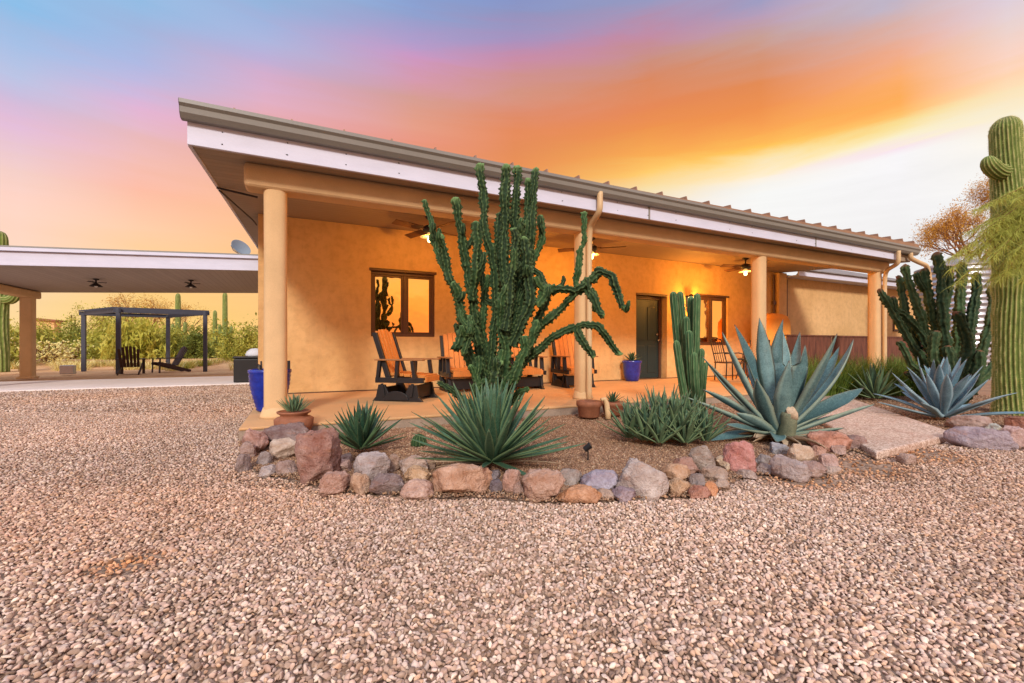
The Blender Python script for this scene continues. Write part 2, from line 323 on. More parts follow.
# ------------------------------------------------------------------ mesh builder
class MB:
    def __init__(s): s.v = []; s.f = []; s.c = None
    def add(s, vs, fs):
        o = len(s.v); s.v.extend([tuple(v) for v in vs]); s.f.extend([tuple(i+o for i in f) for f in fs]); return s
    def box(s, x0, x1, y0, y1, z0, z1):
        return s.add([(x0,y0,z0),(x1,y0,z0),(x1,y1,z0),(x0,y1,z0),(x0,y0,z1),(x1,y0,z1),(x1,y1,z1),(x0,y1,z1)],
                     [(0,3,2,1),(4,5,6,7),(0,1,5,4),(1,2,6,5),(2,3,7,6),(3,0,4,7)])
    def obox(s, c, ax, ay, az):
        c = Vector(c); ax = Vector(ax); ay = Vector(ay); az = Vector(az)
        vs = [c+ax*i+ay*j+az*k for k in (-1,1) for (i,j) in ((-1,-1),(1,-1),(1,1),(-1,1))]
        return s.add(vs, [(0,3,2,1),(4,5,6,7),(0,1,5,4),(1,2,6,5),(2,3,7,6),(3,0,4,7)])
    def bar(s, a, b, w, h, up=(0,0,1)):
        a = Vector(a); b = Vector(b); d = (b-a); u = Vector(up); x = d.cross(u).normalized(); y = x.cross(d).normalized()
        return s.obox((a+b)/2, d/2, x*w/2, y*h/2)
    def prism(s, pts, axis, a, b):
        """2-D outline (u,v) extruded along axis from a to b. axis 0: (y,z), 1: (x,z), 2: (x,y)"""
        def mk(u, v, w): return ((w,u,v), (u,w,v), (u,v,w))[axis]
        n = len(pts)
        vs = [mk(u, v, a) for u, v in pts]+[mk(u, v, b) for u, v in pts]
        fs = [tuple(range(n))[::-1], tuple(range(n, 2*n))]+[(i, (i+1) % n, n+(i+1) % n, n+i) for i in range(n)]
        return s.add(vs, fs)
    def tube(s, pts, rad, n=8, caps=True):
        pts = [Vector(p) for p in pts]; o = len(s.v); m = len(pts)
        if not hasattr(rad, '__len__'): rad = [rad]*m
        d0 = (pts[1]-pts[0]).normalized(); x = d0.orthogonal().normalized()
        for i, p in enumerate(pts):
            d = (pts[min(i+1, m-1)]-pts[max(i-1, 0)]).normalized()
            x = (x-d*x.dot(d)).normalized(); y = d.cross(x)
            for k in range(n):
                a = 2*PI*k/n; s.v.append(tuple(p+(x*math.cos(a)+y*math.sin(a))*rad[i]))
        for i in range(m-1):
            for k in range(n):
                s.f.append((o+i*n+k, o+i*n+(k+1) % n, o+(i+1)*n+(k+1) % n, o+(i+1)*n+k))
        if caps:
            s.f.append(tuple(o+k for k in range(n))[::-1]); s.f.append(tuple(o+(m-1)*n+k for k in range(n)))
        return s
    def lathe(s, prof, n=24, c=(0,0,0)):
        o = len(s.v)
        for r, z in prof:
            for k in range(n):
                a = 2*PI*k/n; s.v.append((c[0]+r*math.cos(a), c[1]+r*math.sin(a), c[2]+z))
        for i in range(len(prof)-1):
            for k in range(n):
                s.f.append((o+i*n+k, o+i*n+(k+1) % n, o+(i+1)*n+(k+1) % n, o+(i+1)*n+k))
        if prof[0][0] > 1e-5: s.f.append(tuple(o+k for k in range(n))[::-1])
        if prof[-1][0] > 1e-5: s.f.append(tuple(o+(len(prof)-1)*n+k for k in range(n)))
        return s
    def build(s, name, m, parent=None, smooth=False, bevel=0, seg=2, kind=None, auto=None):
        me = bpy.data.meshes.new(name); me.from_pydata(s.v, [], s.f); me.validate(); me.update()
        if s.c is not None and len(s.c) == len(me.vertices):
            ca = me.color_attributes.new('col', 'FLOAT_COLOR', 'POINT')
            ca.data.foreach_set('color', np.array([(r, g, b, 1.0) for r, g, b in s.c], dtype=np.float32).ravel())
        me.materials.append(M[m] if isinstance(m, str) else m)
        if smooth: me.polygons.foreach_set('use_smooth', [True]*len(me.polygons))
        o = bpy.data.objects.new(name, me); COL.objects.link(o)
        if parent: o.parent = parent
        if bevel:
            b = o.modifiers.new('bevel', 'BEVEL'); b.width = bevel; b.segments = seg; b.limit_method = 'ANGLE'; b.angle_limit = R(40)
        if kind: o['kind'] = kind
        return o
def npmesh(name, verts, faces, cols, m, smooth=False, parent=None, k=3):
    me = bpy.data.meshes.new(name); nv = len(verts); nf = len(faces)
    me.vertices.add(nv); me.vertices.foreach_set('co', verts.astype(np.float32).ravel())
    me.loops.add(nf*k); me.loops.foreach_set('vertex_index', faces.astype(np.int32).ravel())
    me.polygons.add(nf); me.polygons.foreach_set('loop_start', np.arange(0, nf*k, k, dtype=np.int32))
    me.update(calc_edges=True)
    if smooth: me.polygons.foreach_set('use_smooth', np.ones(nf, dtype=bool))
    if cols is not None:
        ca = me.color_attributes.new('col', 'FLOAT_COLOR', 'POINT')
        c4 = np.ones((nv, 4), dtype=np.float32); c4[:, :3] = cols; ca.data.foreach_set('color', c4.ravel())
    me.materials.append(M[m]); o = bpy.data.objects.new(name, me); COL.objects.link(o)
    if parent: o.parent = parent
    return o
def tag(o, label, cat, group=None, kind=None):
    o['label'] = label; o['category'] = cat
    if group: o['group'] = group
    if kind: o['kind'] = kind
    return o
def thing(name, label, cat, loc=(0,0,0), rz=0, group=None):
    o = bpy.data.objects.new(name, None); COL.objects.link(o); o.empty_display_size = .1
    o.location = loc; o.rotation_euler = (0, 0, rz)
    return tag(o, label, cat, group)
def copy_tree(o, parent=None):
    c = o.copy(); COL.objects.link(c); c.parent = parent
    for ch in [x for x in bpy.data.objects if x.parent == o]: copy_tree(ch, c)
    return c
# ------------------------------------------------------------------ GROUND
def groundmat():
    m, nt, p = new_mat('ground')
    t = nt.nodes.new('ShaderNodeTexCoord'); s = nt.nodes.new('ShaderNodeSeparateXYZ'); nt.links.new(t.outputs['Object'], s.inputs[0])
    v = nt.nodes.new('ShaderNodeTexVoronoi'); v.inputs['Scale'].default_value = 30; nt.links.new(t.outputs['Object'], v.inputs['Vector'])
    sv = nt.nodes.new('ShaderNodeSeparateColor'); nt.links.new(v.outputs['Color'], sv.inputs[0])
    g = mixc(nt, sv.outputs[0], L(98, 78, 62), L(168, 142, 122))
    f = noi(nt, .6, 5, .6)
    g = mixc(nt, rng(nt, f, .4, .65, 0, .5), g, L(164, 128, 104))
    dirt = mixc(nt, rng(nt, noi(nt, .5, 6, .65), .3, .7), L(190, 132, 86), L(228, 186, 136))
    dirt = mixc(nt, rng(nt, noi(nt, 12, 4, .7), .4, .7, 0, .4), dirt, L(120, 82, 54))
    k = rng(nt, s.outputs[1], 16.5, 17.2)
    nt.links.new(mixc(nt, k, g, dirt), p.inputs['Base Color']); p.inputs['Roughness'].default_value = .95
    p.inputs['Specular IOR Level'].default_value = .15
    inv = rng(nt, v.outputs['Distance'], 0, .6, 1, 0)
    bump(nt, p, inv, .02, .9)
    return m
M['ground'] = groundmat()
MB().add([(-500,-60,0),(500,-60,0),(500,600,0),(-500,600,0)], [(0,1,2,3)]).build('ground', 'ground', kind='structure')

SLABY = 5.2; SLABX = -.57; SLABZ = .15
rock_px = [(240,462),(262,477),(300,484),(330,494),(360,496),(400,498),(435,501),(480,500),(540,505),(590,505),(640,502),(690,500),(716,495),(742,480),(790,474),(822,466),(852,452)]
rock_line = [P(x, y) for x, y in rock_px]
WK = [(4.40, 2.03), (6.15, 2.13), (9.6, 5.19), (7.9, 5.19)]
right_line = [P(951, 441), P(975, 447), P(1010, 451), P(1060, 453), P(1180, 458)]
def inpoly(x, y, poly):
    c = np.zeros(x.shape, dtype=bool); n = len(poly)
    for i in range(n):
        x0, y0 = poly[i][0], poly[i][1]; x1, y1 = poly[(i+1) % n][0], poly[(i+1) % n][1]
        if y0 == y1: continue
        cc = ((y0 > y) != (y1 > y)) & (x < (x1-x0)*(y-y0)/(y1-y0)+x0)
        c ^= cc
    return c
bed_left = [(SLABX, SLABY)]+[(p.x, p.y) for p in rock_line]+[(4.4, 2.03), (7.9, SLABY)]
bed_right = [(6.15, 2.13)]+[(p.x, p.y) for p in right_line]+[(14, 2.6), (24, 4), (24, 8.55), (9.6, 8.55), (9.6, 5.19)]
M['bed'] = mat('bed_soil', L(142, 106, 80), .95, .25, 3, 60, .012, c2=L(176, 136, 104))
def sheet(name, poly, z, m, label_kind='structure'):
    me = bpy.data.meshes.new(name); bm = bmesh.new()
    f = bm.faces.new([bm.verts.new((x, y, z)) for x, y in poly]); bmesh.ops.triangulate(bm, faces=[f]); bmesh.ops.recalc_face_normals(bm, faces=bm.faces)
    bm.to_mesh(me); bm.free(); me.materials.append(M[m]); o = bpy.data.objects.new(name, me); COL.objects.link(o); o['kind'] = label_kind
    return o
def inset(line, d):
    return [(p.x+p.x/math.hypot(p.x, p.y)*d, p.y+p.y/math.hypot(p.x, p.y)*d) for p in line]
sheet('planting_bed', [(SLABX+.05, SLABY)]+inset(rock_line, .16)+[(4.45, 2.1), (7.9, SLABY)], .022, 'bed')
sheet('planting_bed', [(6.2, 2.2)]+inset(right_line, .16)+[(14, 2.8), (24, 4.1), (24, 8.55), (9.6, 8.55), (9.6, 5.19)], .022, 'bed')
MB().prism(WK, 2, 0.0, .075).build('walkway', 'walkway', bevel=.02, kind='structure')
# porch slab: tinted top, raw concrete edge
MB().box(SLABX, 13.4, SLABY+.012, 8.6, 0, SLABZ-.004).build('porch_base', 'concrete_edge', kind='structure')
MB().box(SLABX, 13.4, SLABY, 8.6, SLABZ-.03, SLABZ).build('porch_floor', 'concrete_slab', bevel=.01, kind='structure')
MB().box(-16, -.66, 13.1, 16.6, 0, .04).build('driveway', 'concrete_drive', bevel=.01, kind='structure')
MB().box(-.66, 21.9, 8.6, 17, 0, .02).build('house_pad', 'concrete_edge', kind='structure')

# dirt berm beyond the driveway
def berm():
    nx, ny = 70, 24; vs = []; fs = []
    for j in range(ny):
        for i in range(nx):
            x = -42+i*.85; y = 24.5+j*.8
            h = .30*math.exp(-((y-29.5-1.0*math.sin(x*.3))/2.6)**2)+.10*noise.noise((x*.3, y*.3, 0))
            edge = min(1, (j)/4, (ny-1-j)/4)
            vs.append((x, y, .003+max(0, h+.04)*edge))
    for j in range(ny-1):
        for i in range(nx-1): fs.append((j*nx+i, j*nx+i+1, (j+1)*nx+i+1, (j+1)*nx+i))
    mb = MB(); mb.add(vs, fs); mb.build('dirt_berm', 'ground', smooth=True, kind='structure')
berm()

# ------------------------------------------------------------------ HOUSE
H = thing('house', 'tan stucco desert house with a deep post-and-beam front porch', 'house')
def S(Y): return 3.015+.07*(Y-5.4)
WY = 8.6
# wall with openings: (x0,x1,z0,z1)
OP = [(1.18, 2.41, 1.17, 2.41), (7.57, 8.6, .15, 2.28), (9.68, 10.9, 1.02, 2.36)]
def wall_mesh():
    mb = MB(); y0, y1 = WY, WY+.3; zt = S(WY)-.004; xs = -.66
    for (a, b, z0, z1) in OP:
        mb.box(xs, a, y0, y1, 0, zt); mb.box(a, b, y0, y1, z1, zt)
        mb.box(a, b, y0, y1, 0, z0)
        xs = b
    mb.box(xs, 13.3, y0, y1, 0, zt)
    mb.box(-.66, -.36, y1, 17.5, 0, zt+.2)
    return mb
wall_mesh().build('wall', 'stucco', H)
# dark expansion joint line at the wall foot
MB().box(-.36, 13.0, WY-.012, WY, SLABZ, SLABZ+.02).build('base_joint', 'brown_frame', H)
# windows
def window(x0, x1, z0, z1, mull):
    fr = MB(); y = WY+.10; t = .055
    fr.box(x0, x1, y-.05, y+.05, z0, z0+t); fr.box(x0, x1, y-.05, y+.05, z1-t, z1)
    fr.box(x0, x0+t, y-.048, y+.048, z0+t, z1-t); fr.box(x1-t, x1, y-.048, y+.048, z0+t, z1-t)
    fr.box(mull-.035, mull+.035, y-.046, y+.046, z0+t, z1-t)
    w = fr.build('window', 'brown_frame', H, bevel=.006)
    MB().box(x0-.03, x1+.03, WY-.03, WY+.045, z1, z1+.05).build('head_trim', 'brown_frame', w, bevel=.005)
    s2 = MB()
    for a, b in ((x0+t, mull-.035), (mull+.035, x1-t)):
        s2.box(a, a+.035, y-.03, y+.03, z0+t, z1-t); s2.box(b-.035, b, y-.03, y+.03, z0+t, z1-t)
        s2.box(a+.035, b-.035, y-.03, y+.03, z0+t, z0+t+.035); s2.box(a+.035, b-.035, y-.03, y+.03, z1-t-.035, z1-t)
        g = MB(); g.box(a+.03, b-.03, y, y+.02, z0+t+.03, z1-t-.03); g.build('pane', 'glass', w)
    s2.build('sash', 'brown_frame', w, bevel=.004)
    return w
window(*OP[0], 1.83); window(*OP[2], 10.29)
# door in its deep reveal
x0, x1, z0, z1 = OP[1]
d = MB(); d.box(x0+.06, x1-.11, WY+.19, WY+.235, z0+.02, z1-.08)
for a, b in ((x0+.14, x0+.44), (x0+.54, x1-.2)):
    for c, e in ((z0+.15, z0+.85), (z0+1.0, z0+1.85)): d.box(a, b, WY+.178, WY+.19, c, e)
dr = d.build('door', 'door_paint', H, bevel=.006)
MB().box(x0, x0+.06, WY+.15, WY+.25, z0, z1).box(x1-.11, x1-.05, WY+.15, WY+.25, z0, z1).box(x0+.06, x1-.11, WY+.15, WY+.25, z1-.08, z1).build('door_frame', 'brown_frame', dr, bevel=.006)
MB().box(x0, x1, WY-.02, WY+.15, z1, z1+.05).build('lintel', 'brown_frame', dr)
MB().lathe([(0, -.02), (.02, -.02), (.03, 0), (.02, .02), (0, .02)], 12, (x1-.18, WY+.12, z0+1.0)).tube([(x1-.18, WY+.178, z0+1.0), (x1-.18, WY+.13, z0+1.0)], .012, 8).build('handle', 'brass', dr, smooth=True)
MB().tube([(x1-.18, WY+.178, z0+1.15), (x1-.18, WY+.15, z0+1.15)], .028, 12).build('deadbolt', 'brass', dr, smooth=True)
# roof
RX0, RX1 = -1.03, 13.25
def roof_slab():
    mb = MB(); pts = [(5.42, S(5.42)), (17.9, S(17.9)), (17.9, S(17.9)+.28), (5.42, S(5.42)+.31)]
    mb.prism(pts, 0, RX0+.03, RX1); return mb
roof_slab().build('soffit', 'soffit', H)
rs = MB()
a = S(5.42)+.315
rs.add([(RX0-.02, 5.30, a+.045), (RX1+.12, 5.30, a+.10), (RX1+.12, 17.95, S(17.9)+.42), (RX0-.02, 17.95, S(17.9)+.38),
        (RX0-.02, 5.30, a+.025), (RX1+.12, 5.30, a+.01), (RX1+.12, 17.95, S(17.9)+.32), (RX0-.02, 17.95, S(17.9)+.30)],
       [(0,1,2,3), (7,6,5,4), (0,4,5,1), (1,5,6,2), (2,6,7,3), (3,7,4,0)])
rf = rs.build('roof', 'roof', H)
rb = MB(); x = -.62
while x < RX1+.1:
    k = (x-RX0)/(RX1-RX0); za = a+.045+.055*k; zb = S(17.9)+.38+.04*k
    rb.add([(x-.012, 5.30, za), (x+.012, 5.30, za), (x+.012, 17.9, zb), (x-.012, 17.9, zb),
            (x-.008, 5.31, za+.05+.02*k), (x+.008, 5.31, za+.05+.02*k), (x+.008, 17.9, zb+.05), (x-.008, 17.9, zb+.05)],
           [(0,1,5,4), (1,2,6,5), (2,3,7,6), (3,0,4,7), (4,5,6,7), (3,2,1,0)])
    x += .53
rb.build('seam_rib', 'roof', rf)
# fascia boards (front, rake)
fz = S(5.4)-.012
fb = MB().box(RX0, 5.0, 5.38, 5.42, fz, fz+.245).box(5.003, 9.4, 5.38, 5.42, fz, fz+.245).box(9.403, 12.62, 5.38, 5.42, fz, fz+.245)
fb.build('fascia', 'white_trim', H, bevel=.004)
MB().prism([(5.43, S(5.43)-.01), (17.9, S(17.9)-.01), (17.9, S(17.9)+.26), (5.43, S(5.43)+.3)], 0, RX0-.005, RX0+.028).build('rake_board', 'white_trim', H)
fx = MB(); _r = random.Random(4); xx = RX0+.3
while xx < 12.5:
    for zz in (.06, .185): fx.tube([(xx+_r.uniform(-.02, .02), 5.381, fz+zz+_r.uniform(-.01, .01)), (xx, 5.377, fz+zz)], .0055, 6)
    xx += _r.choice((.6, 1.0, 1.3))
fx.build('fascia_nail', 'dark_metal', H)
MB().box(4.985, 5.02, 5.376, 5.3795, fz+.004, fz+.22).box(9.385, 9.42, 5.376, 5.3795, fz+.004, fz+.22).build('fascia_joint', 'gutter', H)
# gutter (slight fall to the right)
gp = [(5.379, .0), (5.31, 0), (5.27, .05), (5.262, .11), (5.235, .14), (5.235, .185), (5.25, .185), (5.25, .15), (5.28, .12), (5.29, .06), (5.32, .015), (5.367, .015), (5.367, .19), (5.379, .19)]
gp = [(y, z*.86) for y, z in gp]
g = MB(); n = len(gp); gx0, gx1 = RX0-.04, 13.32; gz0, gz1 = fz+.225, fz+.165
vs = [(gx0, y, z+gz0) for y, z in gp]+[(gx1, y, z+gz1) for y, z in gp]
g.add(vs, [(i, (i+1) % n, n+(i+1) % n, n+i) for i in range(n)])
hull = [gp[i] for i in (0, 1, 2, 3, 4, 5)]+[(5.379, .19)]
m_ = len(hull)
for X, zz in ((gx0, gz0), (gx1, gz1)): g.add([(X, y, z+zz) for y, z in hull]+[(X-.003, y, z+zz) for y, z in hull], [tuple(range(m_)), tuple(range(m_, 2*m_))[::-1]])
gu = g.build('gutter', 'gutter', H)
# beam + posts
BX0, BX1 = -.58, 12.95
MB().box(BX0, BX1, 5.69, 5.99, 2.77, S(5.7)+.01).build('beam', 'stucco_post', H, bevel=.05, seg=3)
for xc in (-.27, 4.05, 8.3, 12.58):
    pr = MB(); n_ = 36
    for rr, z in ((.120, SLABZ), (.122, 1.0), (.119, 1.9), (.122, 2.80)):
        for k in range(n_):
            a_ = 2*PI*k/n_; ca, sa = math.cos(a_), math.sin(a_)
            q_ = rr*1.0/((abs(ca)**3.2+abs(sa)**3.2)**(1/3.2)); pr.v.append((xc+q_*ca, 5.84+q_*sa, z))
    for i in range(3):
        for k in range(n_): pr.f.append((i*n_+k, i*n_+(k+1) % n_, (i+1)*n_+(k+1) % n_, (i+1)*n_+k))
    pr.build('post', 'stucco_post', H, smooth=True)
    MB().lathe([(.165, 0), (.162, .03), (.15, .06), (.13, .12), (0, .12)], 32, (xc, 5.84, SLABZ)).build('post_base', 'stucco_post', H, smooth=True)
def pipe(name, pts, r, m, parent):
    P_ = [Vector(p) for p in pts]; out = []
    for i in range(len(P_)-1):
        a_, b_ = P_[i], P_[i+1]
        for k in range(6): out.append(a_.lerp(b_, k/6))
    out.append(P_[-1])
    for _ in range(2): out = [out[0]]+[(out[i-1]+out[i]*2+out[i+1])/4 for i in range(1, len(out)-1)]+[out[-1]]
    return MB().tube(out, r, 12).build(name, m, parent, smooth=True)
pipe('downspout', [(3.98, 5.30, gz0+.03), (3.98, 5.30, 2.98), (4.02, 5.60, 2.84), (4.04, 5.655, 2.6), (4.04, 5.655, 1.2), (4.04, 5.655, .12)], .045, 'downspout', H)
pipe('downspout', [(12.42, 5.30, gz1+.02), (12.42, 5.30, 2.90), (12.58, 5.60, 2.80), (12.62, 5.655, 2.6), (12.62, 5.655, 1.2), (12.62, 5.655, .12)], .045, 'downspout', H)
pipe('downspout', [(13.0, 5.32, gz1+.03), (13.03, 5.32, gz1-.10), (13.4, 5.32, gz1-.16), (13.85, 5.34, gz1-.20), (14.05, 5.36, gz1-.5), (14.05, 5.36, 1.0), (14.05, 5.36, .1)], .05, 'downspout', H)
# conduit with bracket under the left eave
MB().tube([(-1.0, 7.1, S(7.1)-.04), (-.72, 8.4, S(7.1)-.07), (-.68, 8.58, S(7.1)-.1)], .012, 6).tube([(-1.02, 7.0, S(7)-.03), (-.55, 7.1, S(7)-.06)], .014, 6).build('conduit', 'dark_metal', H)
# pilaster and pipes at the right end of the porch wall
MB().box(12.95, 13.35, WY-.14, WY-.002, SLABZ, S(WY)-.02).build('pilaster', 'stucco', H, bevel=.03)
MB().tube([(12.84, WY-.05, .2), (12.84, WY-.05, 3.15)], .03, 8).tube([(13.5, WY-.03, 1.2), (13.5, WY-.03, 3.05)], .022, 8).obox((12.84, WY-.06, 2.3), (.06, 0, 0), (0, .03, 0), (0, 0, .05)).build('vent_pipe', 'brown_frame', H, smooth=False)
# right wing: cream wall, white eave, shingled roof
MB().box(13.3, 21.9, WY+.004, WY+.3, 0, 3.2).box(21.6, 21.9, WY+.3, 14, 0, 3.2).build('wing_wall', 'stucco', H)
MB().box(13.36, 22.3, 8.12, 8.16, 3.1, 3.26).build('wing_fascia', 'white_trim', H, bevel=.004)
MB().add([(13.36, 8.05, 3.262), (22.4, 8.05, 3.262), (21.0, 12.5, 4.75), (13.36, 12.5, 4.75), (13.36, 8.05, 3.29), (22.4, 8.05, 3.29), (21.0, 12.5, 4.79), (13.36, 12.5, 4.79)],
         [(3,2,1,0), (4,5,6,7), (0,1,5,4), (1,2,6,5), (2,3,7,6), (3,0,4,7)]).add([(22.4, 8.05, 3.29), (22.4, 15, 3.29), (21.0, 12.5, 4.79)], [(0,1,2)]).build('wing_roof', 'roof_right', H)
MB().box(13.36, 21.9, 8.16, 8.6, 3.11, 3.13).build('wing_soffit', 'white_trim', H)
MB().box(18.6, 18.8, WY-.03, WY+.003, 1.6, 2.3).build('wall_panel', 'dark_metal', H)
ww = MB().box(19.75, 20.85, WY-.03, WY+.002, 1.55, 2.25).build('window', 'brown_frame', H)
MB().box(19.83, 20.77, WY-.036, WY-.031, 1.63, 2.17).build('pane', 'glass', ww)
def rebase(root, loc):
    loc = Vector(loc); root.location = loc
    def sh(o):
        for ch in [x for x in bpy.data.objects if x.parent == o]:
            if ch.type == 'MESH': ch.data.transform(Matrix.Translation(-loc))
            sh(ch)
    sh(root)
rebase(H, (6, 8.6, 0))

# adobe fireplace on the porch
K = thing('adobe_fireplace', 'rounded beehive fireplace, stucco coloured lamplight orange, on the porch behind the third post', 'fireplace')
kb = MB()
def ring(cx, cy, rx, ry, z, n=28):
    return [(cx+rx*(abs(math.cos(t))**.6)*math.copysign(1, math.cos(t)), cy+ry*(abs(math.sin(t))**.6)*math.copysign(1, math.sin(t)), z) for t in [2*PI*k/n for k in range(n)]]
prof = [(.72, .15), (.72, .9), (.70, 1.02), (.62, 1.12), (.56, 1.2), (.55, 1.55), (.53, 1.72), (.46, 1.84), (.3, 1.91), (.08, 1.93)]
o_ = 0; n = 28
for r, z in prof: kb.v.extend(ring(12.1, 8.12, r, r*.6, z))
for i in range(len(prof)-1):
    for k in range(n): kb.f.append((i*n+k, i*n+(k+1) % n, (i+1)*n+(k+1) % n, (i+1)*n+k))
kb.f.append(tuple((len(prof)-1)*n+k for k in range(n)))
kb.build('hearth_body', 'adobe_lamplit', K, smooth=True)
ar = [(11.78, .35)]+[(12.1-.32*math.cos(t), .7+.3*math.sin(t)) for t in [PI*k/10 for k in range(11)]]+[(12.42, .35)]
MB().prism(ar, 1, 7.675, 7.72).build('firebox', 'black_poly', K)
rebase(K, (12.1, 8.12, .15))

# rusted corrugated screen
def corrug(x0, x1, name, zt, Y=7.0):
    mb = MB(); n = int((x1-x0)/.034)
    vs = []; 
    for i in range(n+1):
        x = x0+(x1-x0)*i/n; y = Y+(.014 if i % 2 else -.014)
        vs += [(x, y, .02), (x, y, zt), (x, y+.006, .02), (x, y+.006, zt)]
    fs = []
    for i in range(n):
        a = 4*i; fs += [(a, a+4, a+5, a+1), (a+2, a+3, a+7, a+6), (a+1, a+5, a+7, a+3)]
    mb.add(vs, fs); return mb
FN = thing('metal_fence', 'low rusted corrugated steel fence standing behind the grass right of the porch', 'fence')
for a, b in ((11.0, 12.96), (12.965, 15.21), (15.215, 17.6)):
    corrug(a, b, 'p', 1.25).build('panel', 'rust', FN)
MB().box(11.0, 17.6, 6.97, 7.03, 1.252, 1.285).build('top_rail', 'rust', FN)
for x in (10.97, 12.965, 15.215, 17.63): MB().box(x-.03, x+.03, 7.03, 7.09, 0, 1.28).build('fence_post', 'rust', FN)
rebase(FN, (14.3, 7, 0))

# ------------------------------------------------------------------ CARPORT
CP = thing('carport', 'flat white-edged carport roof on a tan post, left of the house', 'carport')
def ctop(x): return .97+2.37+.05*(x+1.0)
def slant(x0, x1, y0, y1, dz0, dz1, name, m, bev=0):
    return MB().add([(x0,y0,ctop(x0)+dz0),(x1,y0,ctop(x1)+dz0),(x1,y1,ctop(x1)+dz0),(x0,y1,ctop(x0)+dz0),
                     (x0,y0,ctop(x0)+dz1),(x1,y0,ctop(x1)+dz1),(x1,y1,ctop(x1)+dz1),(x0,y1,ctop(x0)+dz1)],
                    [(0,3,2,1),(4,5,6,7),(0,1,5,4),(1,2,6,5),(2,3,7,6),(3,0,4,7)]).build(name, m, CP, bevel=bev)
slant(-11, -.68, 13.05, 18.5, -.38, -.05, 'roof', 'soffit_carport')
slant(-11, -.68, 12.99, 13.045, -.41, -.115, 'fascia', 'white_trim', .004)
slant(-11, -.68, 12.93, 13.08, -.112, -.04, 'drip_edge', 'white_trim', .004)
slant(-11, -.68, 12.95, 18.6, -.037, 0, 'roof_edge', 'gutter', .004)
MB().box(-7.45, -7.11, 13.06, 18.25, 2.42, ctop(-7.5)-.383).build('beam', 'stucco_post', CP, bevel=.04)
for yy in (13.5, 17.9): MB().box(-7.42, -7.14, yy-.14, yy+.14, .04, 2.44).build('post', 'stucco_post', CP, bevel=.04)
for yy in (13.5, 17.9): MB().box(-7.47, -7.09, yy-.19, yy+.19, .04, .11).build('post_base', 'stucco_post', CP, bevel=.03)
rebase(CP, (-5.8, 15.7, 0))

# water tank
TK = thing('water_tank', 'round corrugated galvanised rainwater tank behind the dark branching cactus', 'water tank')
c = V(958, 347, 13.4); tr = .95
prof = []
for i in range(91):
    z = i*3.35/90; prof.append((tr+.018*math.sin(i*2*PI/4.5), z))
MB().lathe(prof, 48, (c.x, c.y, 0)).build('tank_wall', 'galv', TK, smooth=True)
MB().lathe([(tr+.05, 3.33), (tr+.05, 3.37), (.25, 3.62), (.25, 3.68), (0, 3.7)], 48, (c.x, c.y, 0)).build('tank_lid', 'galv', TK)
rebase(TK, (c.x, c.y, 0))
# ------------------------------------------------------------------ CEILING FANS AND LAMPS
def make_fan(label):
    t = thing('ceiling_fan', label, 'ceiling fan', (0, 0, 0), 0, 'ceiling fans under the porch roof')
    MB().lathe([(.07, .0), (.07, -.03), (.03, -.06), (0, -.06)], 20).tube([(0, 0, -.05), (0, 0, -.16)], .014, 10).build('canopy', 'dark_metal', t, smooth=True)
    MB().lathe([(0, -.15), (.06, -.15), (.11, -.18), (.115, -.23), (.08, -.27), (0, -.27)], 24).build('motor', 'dark_metal', t, smooth=True)
    for k in range(4):
        a = k*PI/2+.35; ca, sa = math.cos(a), math.sin(a)
        b = MB().obox((ca*.42, sa*.42, -.215), (ca*.25, sa*.25, 0), (-sa*.065, ca*.065, .018), (0, 0, .004)); b.obox((ca*.14, sa*.14, -.21), (ca*.05, sa*.05, 0), (-sa*.02, ca*.02, 0), (0, 0, .006))
        b.build('blade', 'brown_frame', t)
    MB().lathe([(.035, -.27), (.045, -.30), (.15, -.335), (.155, -.342), (.04, -.31), (.03, -.27)], 28).build('lamp_shade', 'lit_shade', t, smooth=True)
    MB().lathe([(.016, -.32), (.03, -.35), (.04, -.385), (.03, -.42), (0, -.43)], 16).build('bulb', 'bulb', t, smooth=True)
    return t
fan = make_fan('lit porch ceiling fan in front of the two-pane window, left of the tall cactus')
lbls = [None, 'lit porch ceiling fan half hidden behind the second porch post', 'lit porch ceiling fan beside the third porch post, near the rounded fireplace']
for i, (x, y) in enumerate(((1.93, 7.2), (5.2, 7.2), (9.75, 7.2))):
    o = fan if i == 0 else copy_tree(fan)
    if i: o['label'] = lbls[i]
    o.location = (x, y, S(y)-.002); o.rotation_euler = (0, 0, i*.5)
    ld = bpy.data.lights.new('fan_light', 'POINT'); ld.energy = 230; ld.color = (1, .40, .06); ld.shadow_soft_size = .048
    lo = bpy.data.objects.new('fan_light', ld); COL.objects.link(lo); lo.parent = o; lo.location = (0, 0, -.39)
SCN = thing('wall_lantern', 'small lit wall lantern glowing between the dark door and the right window', 'wall lamp')
MB().box(9.27, 9.39, WY-.03, WY, 2.05, 2.35).build('back_plate', 'dark_metal', SCN, bevel=.008)
MB().lathe([(.02, .33), (.09, .26), (.095, .25), (.02, .25)], 8, (9.33, WY-.13, 2.05)).lathe([(.05, -.02), (.06, 0), (.05, .01)], 8, (9.33, WY-.13, 2.05)).box(9.32, 9.34, WY-.13, WY-.03, 2.30, 2.32).build('lantern_cap', 'dark_metal', SCN)
MB().lathe([(.05, .01), (.07, .24)], 8, (9.33, WY-.13, 2.05)).build('lantern_glass', 'bulb', SCN)
ld = bpy.data.lights.new('lantern_light', 'POINT'); ld.energy = 85; ld.color = (1, .40, .06); ld.shadow_soft_size = .07
lo = bpy.data.objects.new('lantern_light', ld); COL.objects.link(lo); lo.parent = SCN; lo.location = (9.33, WY-.26, 2.15)
rebase(SCN, (9.33, WY, 2.2)); lo.location = (0, -.28, -.05)
